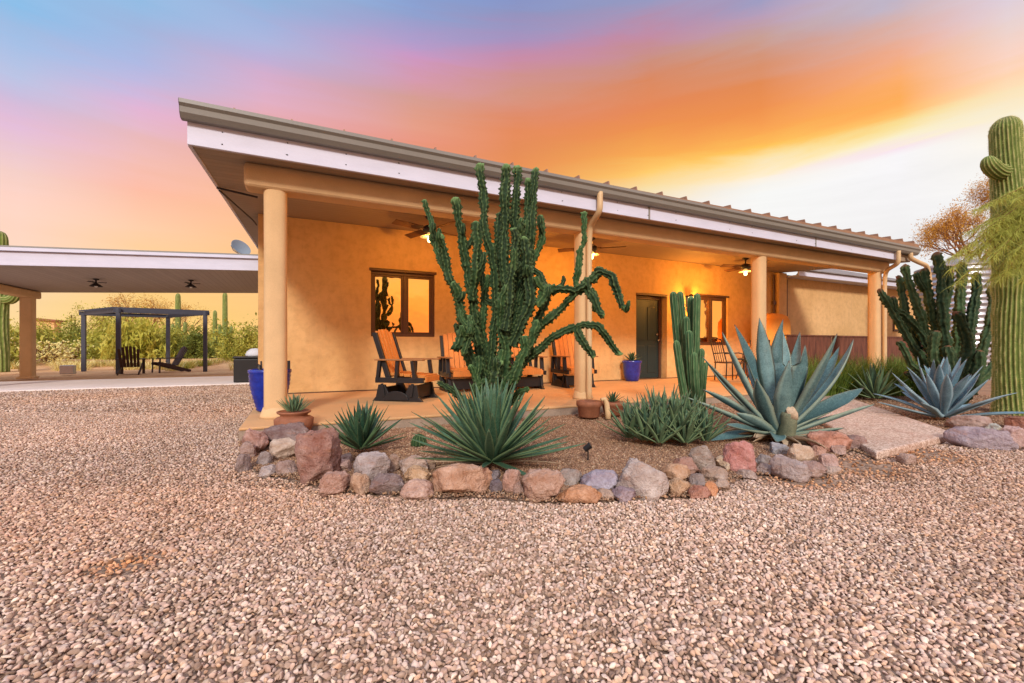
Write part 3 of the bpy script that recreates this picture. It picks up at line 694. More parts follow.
# carport pendants
def make_cfan(label):
    t = thing('ceiling_lamp', label, 'ceiling lamp', (0, 0, 0), 0, 'unlit lamps under the carport roof')
    MB().lathe([(.08, 0), (.08, -.03), (.025, -.05), (.025, -.13), (.06, -.15), (.17, -.24), (.17, -.255), (.05, -.17), (0, -.17)], 20).build('lamp_shade', 'dark_metal', t, smooth=True)
    MB().lathe([(.03, -.18), (.05, -.23), (.03, -.28), (0, -.285)], 14).build('bulb', 'bulb_off', t, smooth=True)
    for k in range(3):
        a = k*2*PI/3; MB().obox((.16*math.cos(a), .16*math.sin(a), -.115), (.11*math.cos(a), .11*math.sin(a), 0), (-.03*math.sin(a), .03*math.cos(a), .01), (0, 0, .004)).build('blade', 'dark_metal', t)
    return t
cf = make_cfan('unlit dark carport ceiling lamp, left one, above the left pergola post')
p = D(96, 281, 15.2); cf.location = (p.x, p.y, ctop(p.x)-.38)
cf.scale = (.8, .8, .8); c2 = copy_tree(cf); c2['label'] = 'unlit dark carport ceiling lamp, right one, nearer the house'
p = D(191, 283, 15.2); c2.location = (p.x, p.y, ctop(p.x)-.38)
# satellite dish on the carport roof
DS = thing('satellite_dish', 'grey satellite dish on the carport roof beside the house eave', 'satellite dish', (-1.5, 13.9, ctop(-1.5)))
prof = [(0, 0)]+[(.25*k/8, .07*(k/8)**2) for k in range(1, 9)]
b = MB().lathe(prof+[(.25, .085)]+[(.25*k/8, .015+.07*(k/8)**2) for k in range(8, 0, -1)]+[(0, .015)], 24)
o = b.build('reflector', 'dish', DS, smooth=True); o.location = (0, 0, .3); o.rotation_euler = (R(58), 0, R(38))
MB().tube([(.12, .1, 0), (.12, .1, .2), (.02, .06, .3)], .02, 8).tube([(0, 0, .16), (-.12, -.2, .22), (-.16, -.3, .33)], .012, 6).build('mast', 'galv', DS)

# ------------------------------------------------------------------ PORCH CHAIRS
def make_glider(label, wide=.56, double=False):
    t = thing('glider_chair', label, 'glider chair', (0, 0, 0), 0, 'orange and black slatted chairs on the porch')
    # local: front = +X, width along Y
    hw = wide/2
    def back_panel(y0, y1, name):
        m = MB(); n = 5; w = (y1-y0)/n
        for k in range(n):
            a = y0+k*w+.006; b = y0+(k+1)*w-.006; mid = ((a+b)/2-(y0+y1)/2)/((y1-y0)/2)
            top = 1.10-.05*mid*mid
            # slat from (x=-.12,z=.36) to (x=-.42,z=top)
            za = .36; xa = -.16; xb = -.16-(top-za)*.33
            m.add([(xa, a, za), (xa, b, za), (xb, b, top), (xb, a, top), (xa-.022, a, za), (xa-.022, b, za), (xb-.022, b, top), (xb-.022, a, top)],
                  [(0,1,2,3), (7,6,5,4), (0,4,5,1), (1,5,6,2), (2,6,7,3), (3,7,4,0)])
        return m.build(name, 'orange_slat', t, bevel=.004)
    spans = [(-hw+.03, hw-.03)] if not double else [(-hw+.03, -.02), (.02, hw-.03)]
    for a, b in spans: back_panel(a, b, 'backrest')
    m = MB()
    for k in range(5):
        x = -.16+k*.115; m.box(x, x+.105, -hw+.03, hw-.03, .385-.008*k, .407-.008*k+(.02 if k > 3 else .02))
    m.box(.415, .437, -hw+.02, hw-.02, .29, .375)
    m.build('seat', 'orange_slat', t, bevel=.004)
    ys = [-hw, hw] if not double else [-hw, 0, hw]
    for y in ys:
        m = MB(); m.add([(-.19, y-.025, .30), (-.11, y-.025, .30), (-.36, y-.025, 1.04), (-.44, y-.025, 1.04), (-.19, y+.025, .30), (-.11, y+.025, .30), (-.36, y+.025, 1.04), (-.44, y+.025, 1.04)],
              [(0,1,2,3), (7,6,5,4), (0,4,5,1), (1,5,6,2), (2,6,7,3), (3,7,4,0)])
        m.build('back_post', 'black_poly', t, bevel=.004)
    for sgn in (-1, 1):
        y = sgn*(hw+.035)
        MB().box(-.36, .42, y-.055, y+.055, .615, .64).build('armrest', 'arm_wood', t, bevel=.008)
        m = MB()
        m.bar((.28, y, .33), (.24, y, .613), .05, .07, (0, 1, 0)); m.bar((-.02, y, .33), (0, y, .613), .05, .06, (0, 1, 0)); m.bar((-.33, y, .30), (-.29, y, .613), .05, .06, (0, 1, 0))
        m.box(-.36, .42, y-.022, y+.022, .28, .36)
        m.build('arm_support', 'black_poly', t, bevel=.004)
        # glider base side: skid, uprights, swing arms with curved cover
        y2 = sgn*(hw+.01)
        b = MB(); b.prism([(-.42, 0), (.40, 0), (.34, .07), (.30, .25), (.18, .25), (.12, .10), (-.14, .10), (-.22, .25), (-.32, .25), (-.36, .07)], 1, y2-.025, y2+.025)
        b.prism([(-.2, .02)]+[(-.02-.2*math.cos(q), .03+.13*math.sin(q)) for q in [PI*k/8 for k in range(9)]]+[(.18, .02)], 1, y2+sgn*.026, y2+sgn*.045)
        b.bar((-.25, y2+sgn*.04, .27), (-.22, y2+sgn*.04, .07), .04, .02, (0, 1, 0)); b.bar((.25, y2+sgn*.04, .27), (.22, y2+sgn*.04, .07), .04, .02, (0, 1, 0))
        b.build('glider_base', 'black_poly', t, bevel=.004)
    MB().box(.24, .29, -hw, hw, .05, .24).box(-.31, -.27, -hw, hw, .05, .2).box(-.14, .38, -hw+.04, hw-.04, .335, .352).build('cross_frame', 'black_poly', t, bevel=.004)
    return t
g1 = make_glider('orange slatted glider chair with black frame, alone in front of the two-pane window')
g1.location = (1.50, 6.95, SLABZ); g1.rotation_euler = (0, 0, R(-38))
g2 = make_glider('wide orange slatted double glider against the wall behind the tall cactus arms', 1.06, True)
g2.location = (2.95, 7.85, SLABZ); g2.rotation_euler = (0, 0, R(-93))
g3 = copy_tree(g1); g3['label'] = 'orange slatted glider chair mostly hidden behind the tall cactus'
g3.location = (3.98, 7.85, SLABZ); g3.rotation_euler = (0, 0, R(-93))
g4 = copy_tree(g1); g4['label'] = 'orange slatted glider chair with black frame, half hidden by the second porch post'
g4.location = (5.12, 7.75, SLABZ); g4.rotation_euler = (0, 0, R(-96))

def iron_chair(label):
    t = thing('metal_chair', label, 'chair', (0, 0, 0), 0, 'dark metal chairs near the right window')
    m = MB()
    for y in (-.24, .24): m.tube([(-.22, y, 0), (-.2, y, .44), (-.34, y*.95, 1.0)], .014, 8)
    m.tube([(-.34, -.23, 1.0), (-.345, 0, 1.03), (-.34, .23, 1.0)], .014, 8)
    m.build('back_frame', 'dark_metal', t, smooth=True)
    for y in (-.14, -.05, .05, .14): MB().tube([(-.21, y, .46), (-.335, y, 1.01)], .007, 6).build('back_rod', 'dark_metal', t, smooth=True)
    for y in (-.24, .24):
        MB().tube([(.25, y, 0), (.24, y, .44)], .014, 8).build('leg', 'dark_metal', t, smooth=True)
        MB().tube([(-.25, y, .66), (.1, y, .68), (.25, y, .64), (.24, y, .44)], .013, 8).build('armrest', 'dark_metal', t, smooth=True)
    MB().box(-.24, .27, -.25, .25, .43, .46).build('seat', 'brown_frame', t, bevel=.01)
    return t
ic = iron_chair('dark metal armchair facing right, under the right porch window'); ic.location = (9.35, 7.35, SLABZ); ic.rotation_euler = (0, 0, R(-20))
ic2 = copy_tree(ic); ic2['label'] = 'dark metal armchair partly hidden behind the big blue agave leaves'; ic2.location = (10.7, 7.6, SLABZ); ic2.rotation_euler = (0, 0, R(200))
TB = thing('side_table', 'small round dark side table between the two dark metal armchairs', 'table', (10.05, 7.45, SLABZ))
MB().lathe([(0, .5), (.26, .5), (.27, .51), (.27, .53), (.26, .54), (0, .54)], 28).build('tabletop', 'dark_metal', TB)
for k in range(3):
    a = k*2*PI/3; MB().tube([(.05*math.cos(a), .05*math.sin(a), .5), (.2*math.cos(a), .2*math.sin(a), 0)], .012, 6).build('leg', 'dark_metal', TB)

# ------------------------------------------------------------------ PLANT BUILDERS
def leaf(mb, base, az, e0, e1, Ln, W, prof, gut=.28, thick=.012, seg=14, rnd=0, side=0, twist=0.0):
    """blade leaf; e0,e1 elevation angles (deg) at base & tip"""
    p = Vector(base); h = Vector((math.cos(az), math.sin(az), 0)); up = Vector((0, 0, 1)); lat0 = Vector((-math.sin(az), math.cos(az), 0))
    o = len(mb.v); pts = []
    for i in range(seg+1):
        t = i/seg; e = R(e0+(e1-e0)*t**1.3)
        d = h*math.cos(e)+up*math.sin(e)+lat0*side*t; d.normalize()
        lat = lat0.copy(); lat = (lat-d*lat.dot(d)).normalized(); nrm = d.cross(lat)*-1
        if nrm.z < 0 and abs(e) < R(80): nrm = -nrm
        a = twist*t
        lat, nrm = lat*math.cos(a)+nrm*math.sin(a), nrm*math.cos(a)-lat*math.sin(a)
        w = W*np.interp(t, prof[0], prof[1])/2
        g = gut*(1-.5*t); th = thick*(1-.8*t)+.0015
        for (u, hh) in ((-1, g*.9), (-.88, g*.62), (-.45, .12*g), (0, 0), (.45, .12*g), (.88, g*.62), (1, g*.9)):
            pts.append(p+lat*w*u+nrm*(w*hh))
            mb.c.append((1.0 if abs(u) > .95 else 0.0, t, rnd))
        for (u, hh) in ((.6, .25*g), (0, -.25*g), (-.6, .25*g)):
            pts.append(p+lat*w*u+nrm*(w*hh-th)); mb.c.append((0, t, rnd))
        p = p+d*(Ln/seg)
    n = 10
    mb.v.extend([tuple(q) for q in pts])
    for i in range(seg):
        for k in range(n): mb.f.append((o+i*n+k, o+i*n+(k+1) % n, o+(i+1)*n+(k+1) % n, o+(i+1)*n+k))
    mb.f.append(tuple(o+seg*n+k for k in range(n)))
    if W > .085 and Ln > .45:                     # marginal teeth
        nt_ = int(Ln*.9/.028)
        for j in range(nt_):
            f_ = (.1+.84*j/nt_)*seg; i0 = min(int(f_), seg-1); fr = f_-i0
            for sd in (0, 6):
                A_ = Vector(pts[i0*n+sd]).lerp(Vector(pts[(i0+1)*n+sd]), fr); In = Vector(pts[i0*n+3]).lerp(Vector(pts[(i0+1)*n+3]), fr)
                ax_ = (Vector(pts[(i0+1)*n+sd])-Vector(pts[i0*n+sd])).normalized(); out = (A_-In).normalized()
                q0 = len(mb.v); mb.v.extend([tuple(A_-ax_*.004-out*.002), tuple(A_+ax_*.004-out*.002), tuple(A_+out*.008+ax_*.001)]); mb.c += [(0, 1.0, rnd)]*3; mb.f.append((q0, q0+1, q0+2))
    return p
PR_AM = ((0, .12, .3, .5, .7, .85, .95, 1), (.75, .62, .8, 1, .86, .5, .18, .01))
PR_SW = ((0, .1, .35, .6, .8, .92, 1), (.7, .75, 1, .85, .55, .25, .01))
def rosette(base, n, Ln, W, prof, emin, emax, rs, gut=.3, thick=.014, r0=.05, curl=(-8, 10), lj=.12, seg=14, short_inner=.75, spread_pow=1.0):
    rg = random.Random(rs); mb = MB(); mb.c = []
    for i in range(n):
        k = (i+.5)/n                                   # 0 outer/low -> 1 inner/upright
        az = i*2.39996+rg.uniform(-.12, .12)
        e = emin+(emax-emin)*k**spread_pow+rg.uniform(-5, 5)
        l = Ln*(1-(1-short_inner)*k)*rg.uniform(1-lj, 1+lj*.6)
        b = Vector(base)+Vector((math.cos(az), math.sin(az), 0))*r0*(1.25-k)+Vector((0, 0, .02+.08*k*W/.12))
        leaf(mb, b, az, e, e+rg.uniform(*curl), l, W*rg.uniform(.85, 1.1), prof, gut, thick, seg, rg.random(), rg.uniform(-.15, .15), rg.uniform(-.25, .25))
    return mb

def catmull(pts, step):
    out = []; n = len(pts)
    for i in range(n-1):
        p0 = pts[max(i-1, 0)]; p1 = pts[i]; p2 = pts[i+1]; p3 = pts[min(i+2, n-1)]
        m = max(2, int((p2-p1).length/step))
        for k in range(m):
            t = k/m; out.append(.5*((2*p1)+(p2-p0)*t+(2*p0-5*p1+4*p2-p3)*t*t+(3*p1-p0-3*p2+p3)*t**3))
    out.append(pts[-1]); return out
def roughen(mb, a1=.008, a2=.006, f1=11, f2=38):
    for k, v in enumerate(mb.v):
        p = Vector(v); n1 = noise.noise_vector(p*f1); n2 = noise.noise_vector(p*f2); p = p+n1*a1+n2*a2; mb.v[k] = (p.x, p.y, p.z)
def cactus_arm(mb, pts, r, ribs=6, depth=.35, knob=.16, pitch=.035, step=.014, taper=.85, rnd=0, base_r=None, wob=.08, seed=0, tipcap=1.0):
    """ribbed stem along pts with knobbly rib crests and a rounded tip; col.r marks the crests"""
    pts = [Vector(p) for p in pts]; cl = catmull(pts, step)
    Lt = sum((cl[i+1]-cl[i]).length for i in range(len(cl)-1)); n = ribs*4
    x = (cl[1]-cl[0]).normalized().orthogonal().normalized(); o = len(mb.v); s = 0; m = len(cl)
    for i, p in enumerate(cl):
        if i: s += (cl[i]-cl[i-1]).length
        d = (cl[min(i+1, m-1)]-cl[max(i-1, 0)]).normalized(); x = (x-d*x.dot(d)).normalized(); y = d.cross(x)
        t = s/Lt
        rr = r*(1-(1-taper)*t) if base_r is None else r*taper*t+base_r*(1-t)
        rem = Lt-s; capr = rr*1.3*tipcap
        if rem < capr: rr *= math.sqrt(max(.0004, 1-((capr-rem)/capr)**2))
        rr *= 1+wob*noise.noise((s*5+seed*3.1, seed*1.7, 0))*2
        for k in range(n):
            a = 2*PI*k/n+.15*math.sin(s*2+seed); q = (k % 4)
            cres = (1.0, .55, 0.0, .55)[q]
            kn = knob*max(0, math.sin(2*PI*(s/pitch+(k//4)*.37+seed*.3)+1.5*noise.noise((s*9, k//4*1.3+seed, 0))))*cres*(.7+.9*abs(noise.noise((s*14+seed, k//4*3.1, 2))))
            f = rr*(1-depth*(1-cres)**1.0+kn)
            mb.v.append(tuple(p+(x*math.cos(a)+y*math.sin(a))*f)); mb.c.append((1.0*(q == 0)*(.4+.6*(kn > .02*0+knob*.4)), t if base_r is None or True else t, rnd))
    for i in range(m-1):
        for k in range(n): mb.f.append((o+i*n+k, o+i*n+(k+1) % n, o+(i+1)*n+(k+1) % n, o+(i+1)*n+k))
    mb.f.append(tuple(o+(m-1)*n+k for k in range(n))); mb.f.append(tuple(o+k for k in range(n))[::-1])
    return mb

BZ = .05
# --- tall branching cactus by the second post
CC = V(487, 400, 4.75); base = Vector((CC.x, CC.y, BZ-.02))
TC = thing('tall_cactus', 'tall dark green branching cactus in front of the porch, arms reaching the gutter', 'cactus')
rg = random.Random(5)
arms = [  # (pixel polyline root->tip, depth offset root, depth offset tip, radius px)
 ([(488,428),(484,405),(480,380),(470,350),(462,322),(457,300),(450,280),(446,262),(444,247),(442,234)], .0,-.15, 6.2),
 ([(462,322),(458,300),(452,282)], -.1,-.2, 5.5),
 ([(447,275),(440,262),(437,248),(432,232),(427,212),(424,199)], -.05,.15, 4.3),
 ([(440,262),(438,250),(434,240),(433,226)], .1,.3, 4),
 ([(487,420),(486,395),(482,365),(476,330),(472,300),(467,275),(463,250),(458,222),(454,197)], .1,-.12, 6.2),
 ([(472,300),(476,275),(476,250),(475,221)], -.1,-.22, 5.6),
 ([(466,268),(462,250),(463,235)], .2,.25, 4.5),
 ([(489,420),(490,390),(492,360),(494,330),(496,300),(496,275),(491,250),(485,225),(482,195),(479,163)], .1,.1, 5.6),
 ([(491,420),(494,390),(500,355),(505,320),(506,290),(505,260),(504,230),(504,200),(506,163)], .0,.0, 7.0),
 ([(500,300),(499,275),(497,250),(499,230),(500,212)], .2,.25, 5.5),
 ([(493,420),(500,385),(508,350),(514,315),(516,280),(517,250),(516,220),(517,190),(517,165)], .15,.15, 6.0),
 ([(514,315),(521,285),(524,260),(526,235),(528,205),(528,178)], .1,.0, 5.5),
 ([(510,340),(519,315),(526,290),(530,262),(532,235),(535,205),(536,168)], .0,-.05, 5.8),
 ([(532,262),(539,250),(541,235),(541,215)], .1,.15, 4.8),
 ([(521,280),(530,270),(540,275),(546,290),(548,303)], -.1,-.1, 5.0),
 ([(505,330),(511,300),(513,270),(514,245),(513,227)], -.25,-.3, 6.2),
 ([(512,345),(523,322),(530,300),(529,275),(527,252),(524,236)], -.15,-.25, 6.5),
 ([(490,400),(478,380),(468,360),(462,340),(459,325)], .15,.1, 5.2),
 ([(466,330),(461,335),(456,348),(455,352)], -.35,-.4, 6.2),
 ([(479,345),(474,330),(470,318),(468,338),(463,355)], -.2,-.38, 5.2),
 ([(498,400),(490,370),(484,345),(482,320),(484,295),(488,275)], .2,.3, 5.5),
 ([(497,320),(492,305),(487,300),(483,290),(481,270),(480,250)], .25,.35, 4.6),
 ([(503,380),(505,350),(500,325),(501,300),(508,285)], -.15,-.2, 6.5),
 ([(497,415),(508,385),(520,360),(530,340),(538,328),(550,318),(560,308),(572,298),(583,288),(592,278),(600,272)], -.1,.0, 6.2),
 ([(592,282),(600,271),(610,276),(618,290),(623,305),(625,309)], .0,-.12, 5.0),
 ([(628,307),(624,311),(622,303)], -.1,-.1, 2.6),
 ([(586,286),(590,292),(597,303),(603,315),(605,316)], -.05,-.18, 5.6),
 ([(590,290),(594,300),(595,312)], .1,.1, 4.6),
 ([(576,294),(577,280),(580,262),(583,240),(584,211)], .05,.1, 4.0),
 ([(535,330),(541,310),(549,293),(560,288),(574,290),(586,284)], -.12,-.1, 5.6),
 ([(552,288),(547,290),(541,300),(537,307)], -.2,-.32, 6.0),
 ([(497,405),(510,380),(525,362),(542,347),(556,336),(570,329),(584,325),(596,326),(608,338),(617,352),(620,356)], .0,-.1, 4.8),
 ([(577,328),(582,340),(589,352),(594,357)], -.05,-.15, 5.8),
 ([(497,395),(512,372),(520,358),(528,346),(534,330),(537,320)], -.2,-.3, 5.4),
 ([(512,385),(518,365),(525,352),(524,336)], -.35,-.4, 5.6),
 ([(487,410),(470,405),(455,393),(445,385),(438,383)], .1,.2, 5.0),
 ([(497,410),(512,402),(520,392),(530,388)], .1,.15, 4.4),
 ([(487,412),(478,395),(476,378),(470,365)], -.25,-.3, 4.8),
 ([(492,412),(492,388),(498,370),(503,362)], -.35,-.42, 5.4),
 ([(522,250),(519,240),(521,228),(520,222)], -.2,-.25, 5.5),
]
Zc = 4.75
trunk_done = False
for i, (pl, z0, z1, rp) in enumerate(arms):
    pts = [V(x+rg.uniform(-1.6, 1.6)*(0 < k < len(pl)-1), y, Zc+z0+(z1-z0)*k/(len(pl)-1)+rg.uniform(-.035, .035)) for k, (x, y) in enumerate(pl)]
    fine = [pts[0]]
    for k in range(1, len(pts)):
        mid = pts[k-1].lerp(pts[k], .5)+Vector((rg.uniform(-1, 1), rg.uniform(-1, 1), 0))*.014; fine += [mid, pts[k]]
    pts = fine
    mb = MB(); mb.c = []
    cactus_arm(mb, pts, rp*Zc/F*rg.uniform(.70, .84), rg.choice((5, 6, 6)), .5, .42, rg.uniform(.045, .06), .011, .84, rg.random(), wob=.16, seed=i*2.3+1)
    for _k in range(rg.choice((0, 1, 1, 2, 3))):            # pups budding from the arm
        a0 = pts[rg.randint(2, max(2, len(pts)-3))]; dv = Vector((rg.uniform(-1, 1), rg.uniform(-1, .4), rg.uniform(.1, 1.2))).normalized(); ll = rg.uniform(.09, .2)
        cactus_arm(mb, [a0, a0+dv*.05, a0+dv*ll*.7+Vector((0, 0, ll*.2)), a0+dv*ll*.8+Vector((0, 0, ll*.6))], rg.uniform(.022, .036), 5, .45, .4, .05, .014, .9, rg.random(), wob=.1, seed=i+_k*9)
    roughen(mb, .014, .010)
    mb.build('arm', 'cereus', TC, smooth=True)
# knobbly side pups
pm = MB(); pm.c = []
mb = MB(); mb.c = []
cactus_arm(mb, [base, base+Vector((0, 0, .2)), base+Vector((0, .02, .45))], .13, 8, .3, .2, .05, .02, .8, .1, seed=77)
mb.build('trunk', 'cereus_old', TC, smooth=True)
rebase(TC, base)

# --- dark candelabra cactus at right
RC = thing('candelabra_cactus', 'wide dark green branching cactus with reddish tips, between the water tank and the saguaro', 'cactus')
Z2 = 7.3
arms2 = [
 ([(948,408),(938,385),(925,365),(912,345),(900,325),(892,310),(884,298),(878,289)], 0,-.1, 5.5),
 ([(948,405),(932,375),(918,350),(908,325),(903,300),(900,280),(896,278)], .1,.2, 5.5),
 ([(950,408),(938,370),(927,340),(920,315),(913,295),(908,280),(905,268),(905,264)], 0,.0, 6.2),
 ([(940,375),(930,350),(918,330),(907,318),(896,309),(893,296)], .0,-.1, 5.6),
 ([(952,408),(945,370),(937,335),(930,305),(926,285),(924,268)], .2,.2, 6.2),
 ([(925,290),(920,284),(915,272)], .2,.2, 5),
 ([(954,408),(950,370),(945,335),(942,300),(940,270),(937,252)], .0,.1, 6.8),
 ([(942,310),(948,290),(948,265)], .2,.2, 6.0),
 ([(956,408),(957,370),(958,330),(960,300),(962,275),(962,262)], .2,.2, 6.5),
 ([(958,405),(966,370),(970,335),(974,305),(977,285),(975,272)], .1,.1, 6.5),
 ([(958,405),(974,375),(984,345),(990,320),(993,300),(992,286)], .3,.3, 6.5),
 ([(950,400),(960,372),(968,348),(962,325),(955,312)], -.3,-.4, 7.0),
 ([(948,400),(942,378),(934,360),(934,342),(937,330)], -.3,-.4, 6.6),
 ([(955,405),(975,385),(988,372),(996,360),(997,340)], -.1,-.1, 6.5),
 ([(945,395),(930,378),(915,368),(905,352),(898,340)], -.2,-.2, 5.2),
 ([(950,405),(955,380),(950,360),(948,345)], -.45,-.5, 7.0),
 ([(955,405),(970,390),(978,365),(980,350)], -.4,-.45, 7.0),
 ([(945,400),(925,385),(912,376),(905,372)], .1,.1, 5.2),
]
for i, (pl, z0, z1, rp) in enumerate(arms2):
    pts = [V(x, y, Z2+z0+(z1-z0)*k/(len(pl)-1)) for k, (x, y) in enumerate(pl)]
    mb = MB(); mb.c = []
    cactus_arm(mb, pts, rp*Z2/F*.68, 6, .42, .36, .08, .022, .85, rg.random()*.8, wob=.10, seed=i*1.9+40)
    roughen(mb, .02, .014, 8, 26)
    mb.build('arm', 'cereus_old', RC, smooth=True)
b2 = V(951, 408, Z2); rebase(RC, (b2.x, b2.y, BZ))

# --- column cactus cluster
KC = thing('column_cactus', 'clump of straight slender ribbed column cactus stems in front of the right porch window', 'cactus')
Z3 = 5.9
for i, (xb, xt, yt, dz, rp) in enumerate([(686, 673, 291, 0, 5.0), (692, 680, 291, .1, 4.6), (690, 686, 316, -.15, 5.0), (693, 691, 296, .15, 4.8), (697, 697, 293, 0, 4.6), (695, 689, 330, -.25, 5.4), (688, 676, 340, -.3, 4.4), (700, 702, 348, -.2, 3.8), (703, 706, 362, -.1, 3.2), (699, 694, 352, -.3, 4.6)]):
    a_ = V(xb, 412, Z3+dz); m_ = V((xb+xt)/2-1, (412+yt)/2, Z3+dz); t_ = V(xt, yt, Z3+dz)
    mb = MB(); mb.c = []
    cactus_arm(mb, [a_, m_, t_], rp*Z3/F*.82, 7, .5, .05, .03, .03, .95, rg.random(), wob=.03, seed=i*1.3, tipcap=1.3)
    mb.build('stem', 'column_cactus', KC, smooth=True)
b3 = V(694, 412, Z3); rebase(KC, (b3.x, b3.y, BZ))

# --- saguaro, right edge
SG = thing('saguaro', 'huge ribbed saguaro at the right edge with one small round bud arm', 'saguaro')
Z4 = 6.2
pts = [V(1013, 437, Z4), V(1012, 330, Z4), V(1009, 220, Z4), V(1005, 117, Z4)]; pts[0].z = 0
mb = MB(); mb.c = []
cactus_arm(mb, pts, .205, 26, .13, .04, .03, .03, .80, .5, wob=.035, seed=3, tipcap=.9)
spn = MB(); spn.c = []; rgs = random.Random(6); rings_ = len(mb.v)//104
for i in range(2, rings_-1):
    cx_ = sum((Vector(mb.v[i*104+k]) for k in range(0, 104, 8)), Vector())/13
    for k in range(0, 104, 4):
        p0 = Vector(mb.v[i*104+k]); ou = (p0-cx_).normalized(); tg = Vector((-ou.y, ou.x, 0))
        for j in range(4):
            dv = (ou*rgs.uniform(.5, 1)+tg*rgs.uniform(-1, 1)+Vector((0, 0, rgs.uniform(-1, .8)))).normalized()*rgs.uniform(.014, .028); w_ = dv.orthogonal().normalized()*.0011
            q0 = len(spn.v); b0 = p0+Vector((0, 0, rgs.uniform(-.01, .01))); spn.v.extend([tuple(b0-w_), tuple(b0+w_), tuple(b0+dv)]); spn.f.append((q0, q0+1, q0+2)); spn.c += [(0, 0, rgs.random())]*3
trk = mb.build('trunk', 'saguaro', SG, smooth=True)
so = spn.build('spines', 'cholla', trk); so['kind'] = 'stuff'
mb = MB(); mb.c = []
cactus_arm(mb, [V(1004, 172, Z4-.03), V(999, 172, Z4-.1), V(994, 169, Z4-.14), V(989, 163, Z4-.16), V(988, 156, Z4-.16)], .105, 15, .15, .04, .03, .015, .9, .4, wob=.01, seed=9, tipcap=1.2)
mb.build('arm', 'saguaro', SG, smooth=True)
rebase(SG, (pts[0].x, pts[0].y, 0))

# --- agaves
def agave(name, label, pos, mb, mt, extra=None, cat='agave'):
    t = thing(name, label, cat)
    mb.build('leaf_rosette', mt, t, smooth=True)
    if extra: extra(t)
    rebase(t, pos)
    return t
def ck(mb_leafs): return mb_leafs
# big blue agave: hand-placed leaves (azimuth in world degrees, elevations, length)
ap = P(779, 437, .05)
def big_agave():
    mb = MB(); mb.c = []; rg = random.Random(3); b = ap
    vr = math.degrees(math.atan2(-SB, CB))     # azimuth of image right
    rows = [ # (azimuth relative to image-right, e0, e1, length, width)
     (172, 24, 34, 1.00, .13), (180, 36, 30, .84, .13), (165, 48, 60, 1.08, .15), (200, 14, 10, .72, .13), (150, 62, 74, 1.15, .17), (215, 40, 62, .80, .16),
     (120, 74, 82, 1.18, .17), (95, 82, 86, 1.2, .17), (255, 66, 84, .78, .20), (75, 78, 80, 1.2, .17), (280, 70, 78, .92, .20), (300, 60, 76, 1.12, .18), (50, 68, 74, 1.2, .17),
     (35, 60, 62, 1.2, .17), (340, 48, 68, 1.18, .17), (10, 44, 56, 1.22, .16), (352, 33, 38, .95, .19), (0, 20, 34, 1.0, .15), (12, 36, 48, .95, .17), (330, 12, 20, .52, .16), (25, 30, 40, .95, .15),
     (190, 8, -4, .78, .12), (235, 12, 4, .52, .15), (205, 26, 38, .62, .14), (130, 40, 48, 1.0, .15), (85, 45, 55, 1.0, .16), (60, 40, 50, 1.0, .15),(318, 8, 2, .45, .14)]
    for i, (a, e0, e1, l, w) in enumerate(rows):
        az = R(a+vr); r0 = .06
        bb = Vector((b.x+math.cos(az)*r0, b.y+math.sin(az)*r0, .06+.10*max(0, math.sin(R(e0)))))
        leaf(mb, bb, az, e0-3, e1+rg.uniform(-16, 8), l*.95, w*1.0, PR_AM, .52, .028, 20, rg.random(), rg.uniform(-.3, .3), rg.uniform(-.8, .8))
    return mb
def big_extra(t):
    vr = math.degrees(math.atan2(-SB, CB)); az = R(268+vr)
    bb = Vector((ap.x+math.cos(az)*.13, ap.y+math.sin(az)*.13, .04)); ln_ = Vector((math.cos(az)*.03, math.sin(az)*.03, 0)); mb = MB()
    mb.tube([bb, bb+ln_*.5+Vector((0, 0, .08)), bb+ln_+Vector((0, 0, .17)), bb+ln_*1.3+Vector((.004, 0, .26)), bb+ln_*1.4+Vector((.008, 0, .30))], [.085, .078, .070, .066, .058], 18)
    mb.c = [(0, .3, .35+.4*(k//18)/5) for k in range(len(mb.v))]; tp = bb+ln_*1.4+Vector((.008, 0, .30)); roughen(mb, .03, .012, 7, 24)
    m2 = MB(); m2.tube([tp-Vector((0, 0, .05)), tp-Vector((0, 0, .005)), tp+Vector((.01, 0, .03)), tp+Vector((.02, 0, .055))], [.070, .064, .042, .012], 18)
    m2.c = [(0, .3, .9)]*len(m2.v); roughen(m2, .035, .02, 12, 40)
    cl_ = mb.build('cut_leaf', 'stump', t, smooth=True); m2.build('cut_end', 'dead_leaf', cl_, smooth=True)
    rg = random.Random(8); m3 = MB(); m3.c = []
    for i in range(12):
        az = R(rg.uniform(150, 400)+vr); leaf(m3, (ap.x+math.cos(az)*.12, ap.y+math.sin(az)*.12, .07), az, rg.uniform(0, 14), -14, rg.uniform(.25, .55), .10, PR_AM, .5, .01, 8, rg.random(), 0, rg.uniform(-1, 1))
    m3.build('dead_leaves', 'dead_leaf', t, smooth=True)
agave('agave', 'largest blue-green agave with broad leaves and a cut pale stump leaf, beside the walkway', (ap.x, ap.y, BZ), big_agave(), 'agave_blue', big_extra)
a2 = P(491, 464, .05)
def cdead(t):
    rg = random.Random(11); m3 = MB(); m3.c = []
    for i in range(14):
        az = rg.uniform(0, 2*PI); leaf(m3, (a2.x+math.cos(az)*.06, a2.y+math.sin(az)*.06, .06), az, rg.uniform(2, 12), -8, rg.uniform(.3, .5), .03, PR_SW, .5, .004, 8, rg.random())
    m3.build('dead_leaves', 'dead_leaf', t, smooth=True)
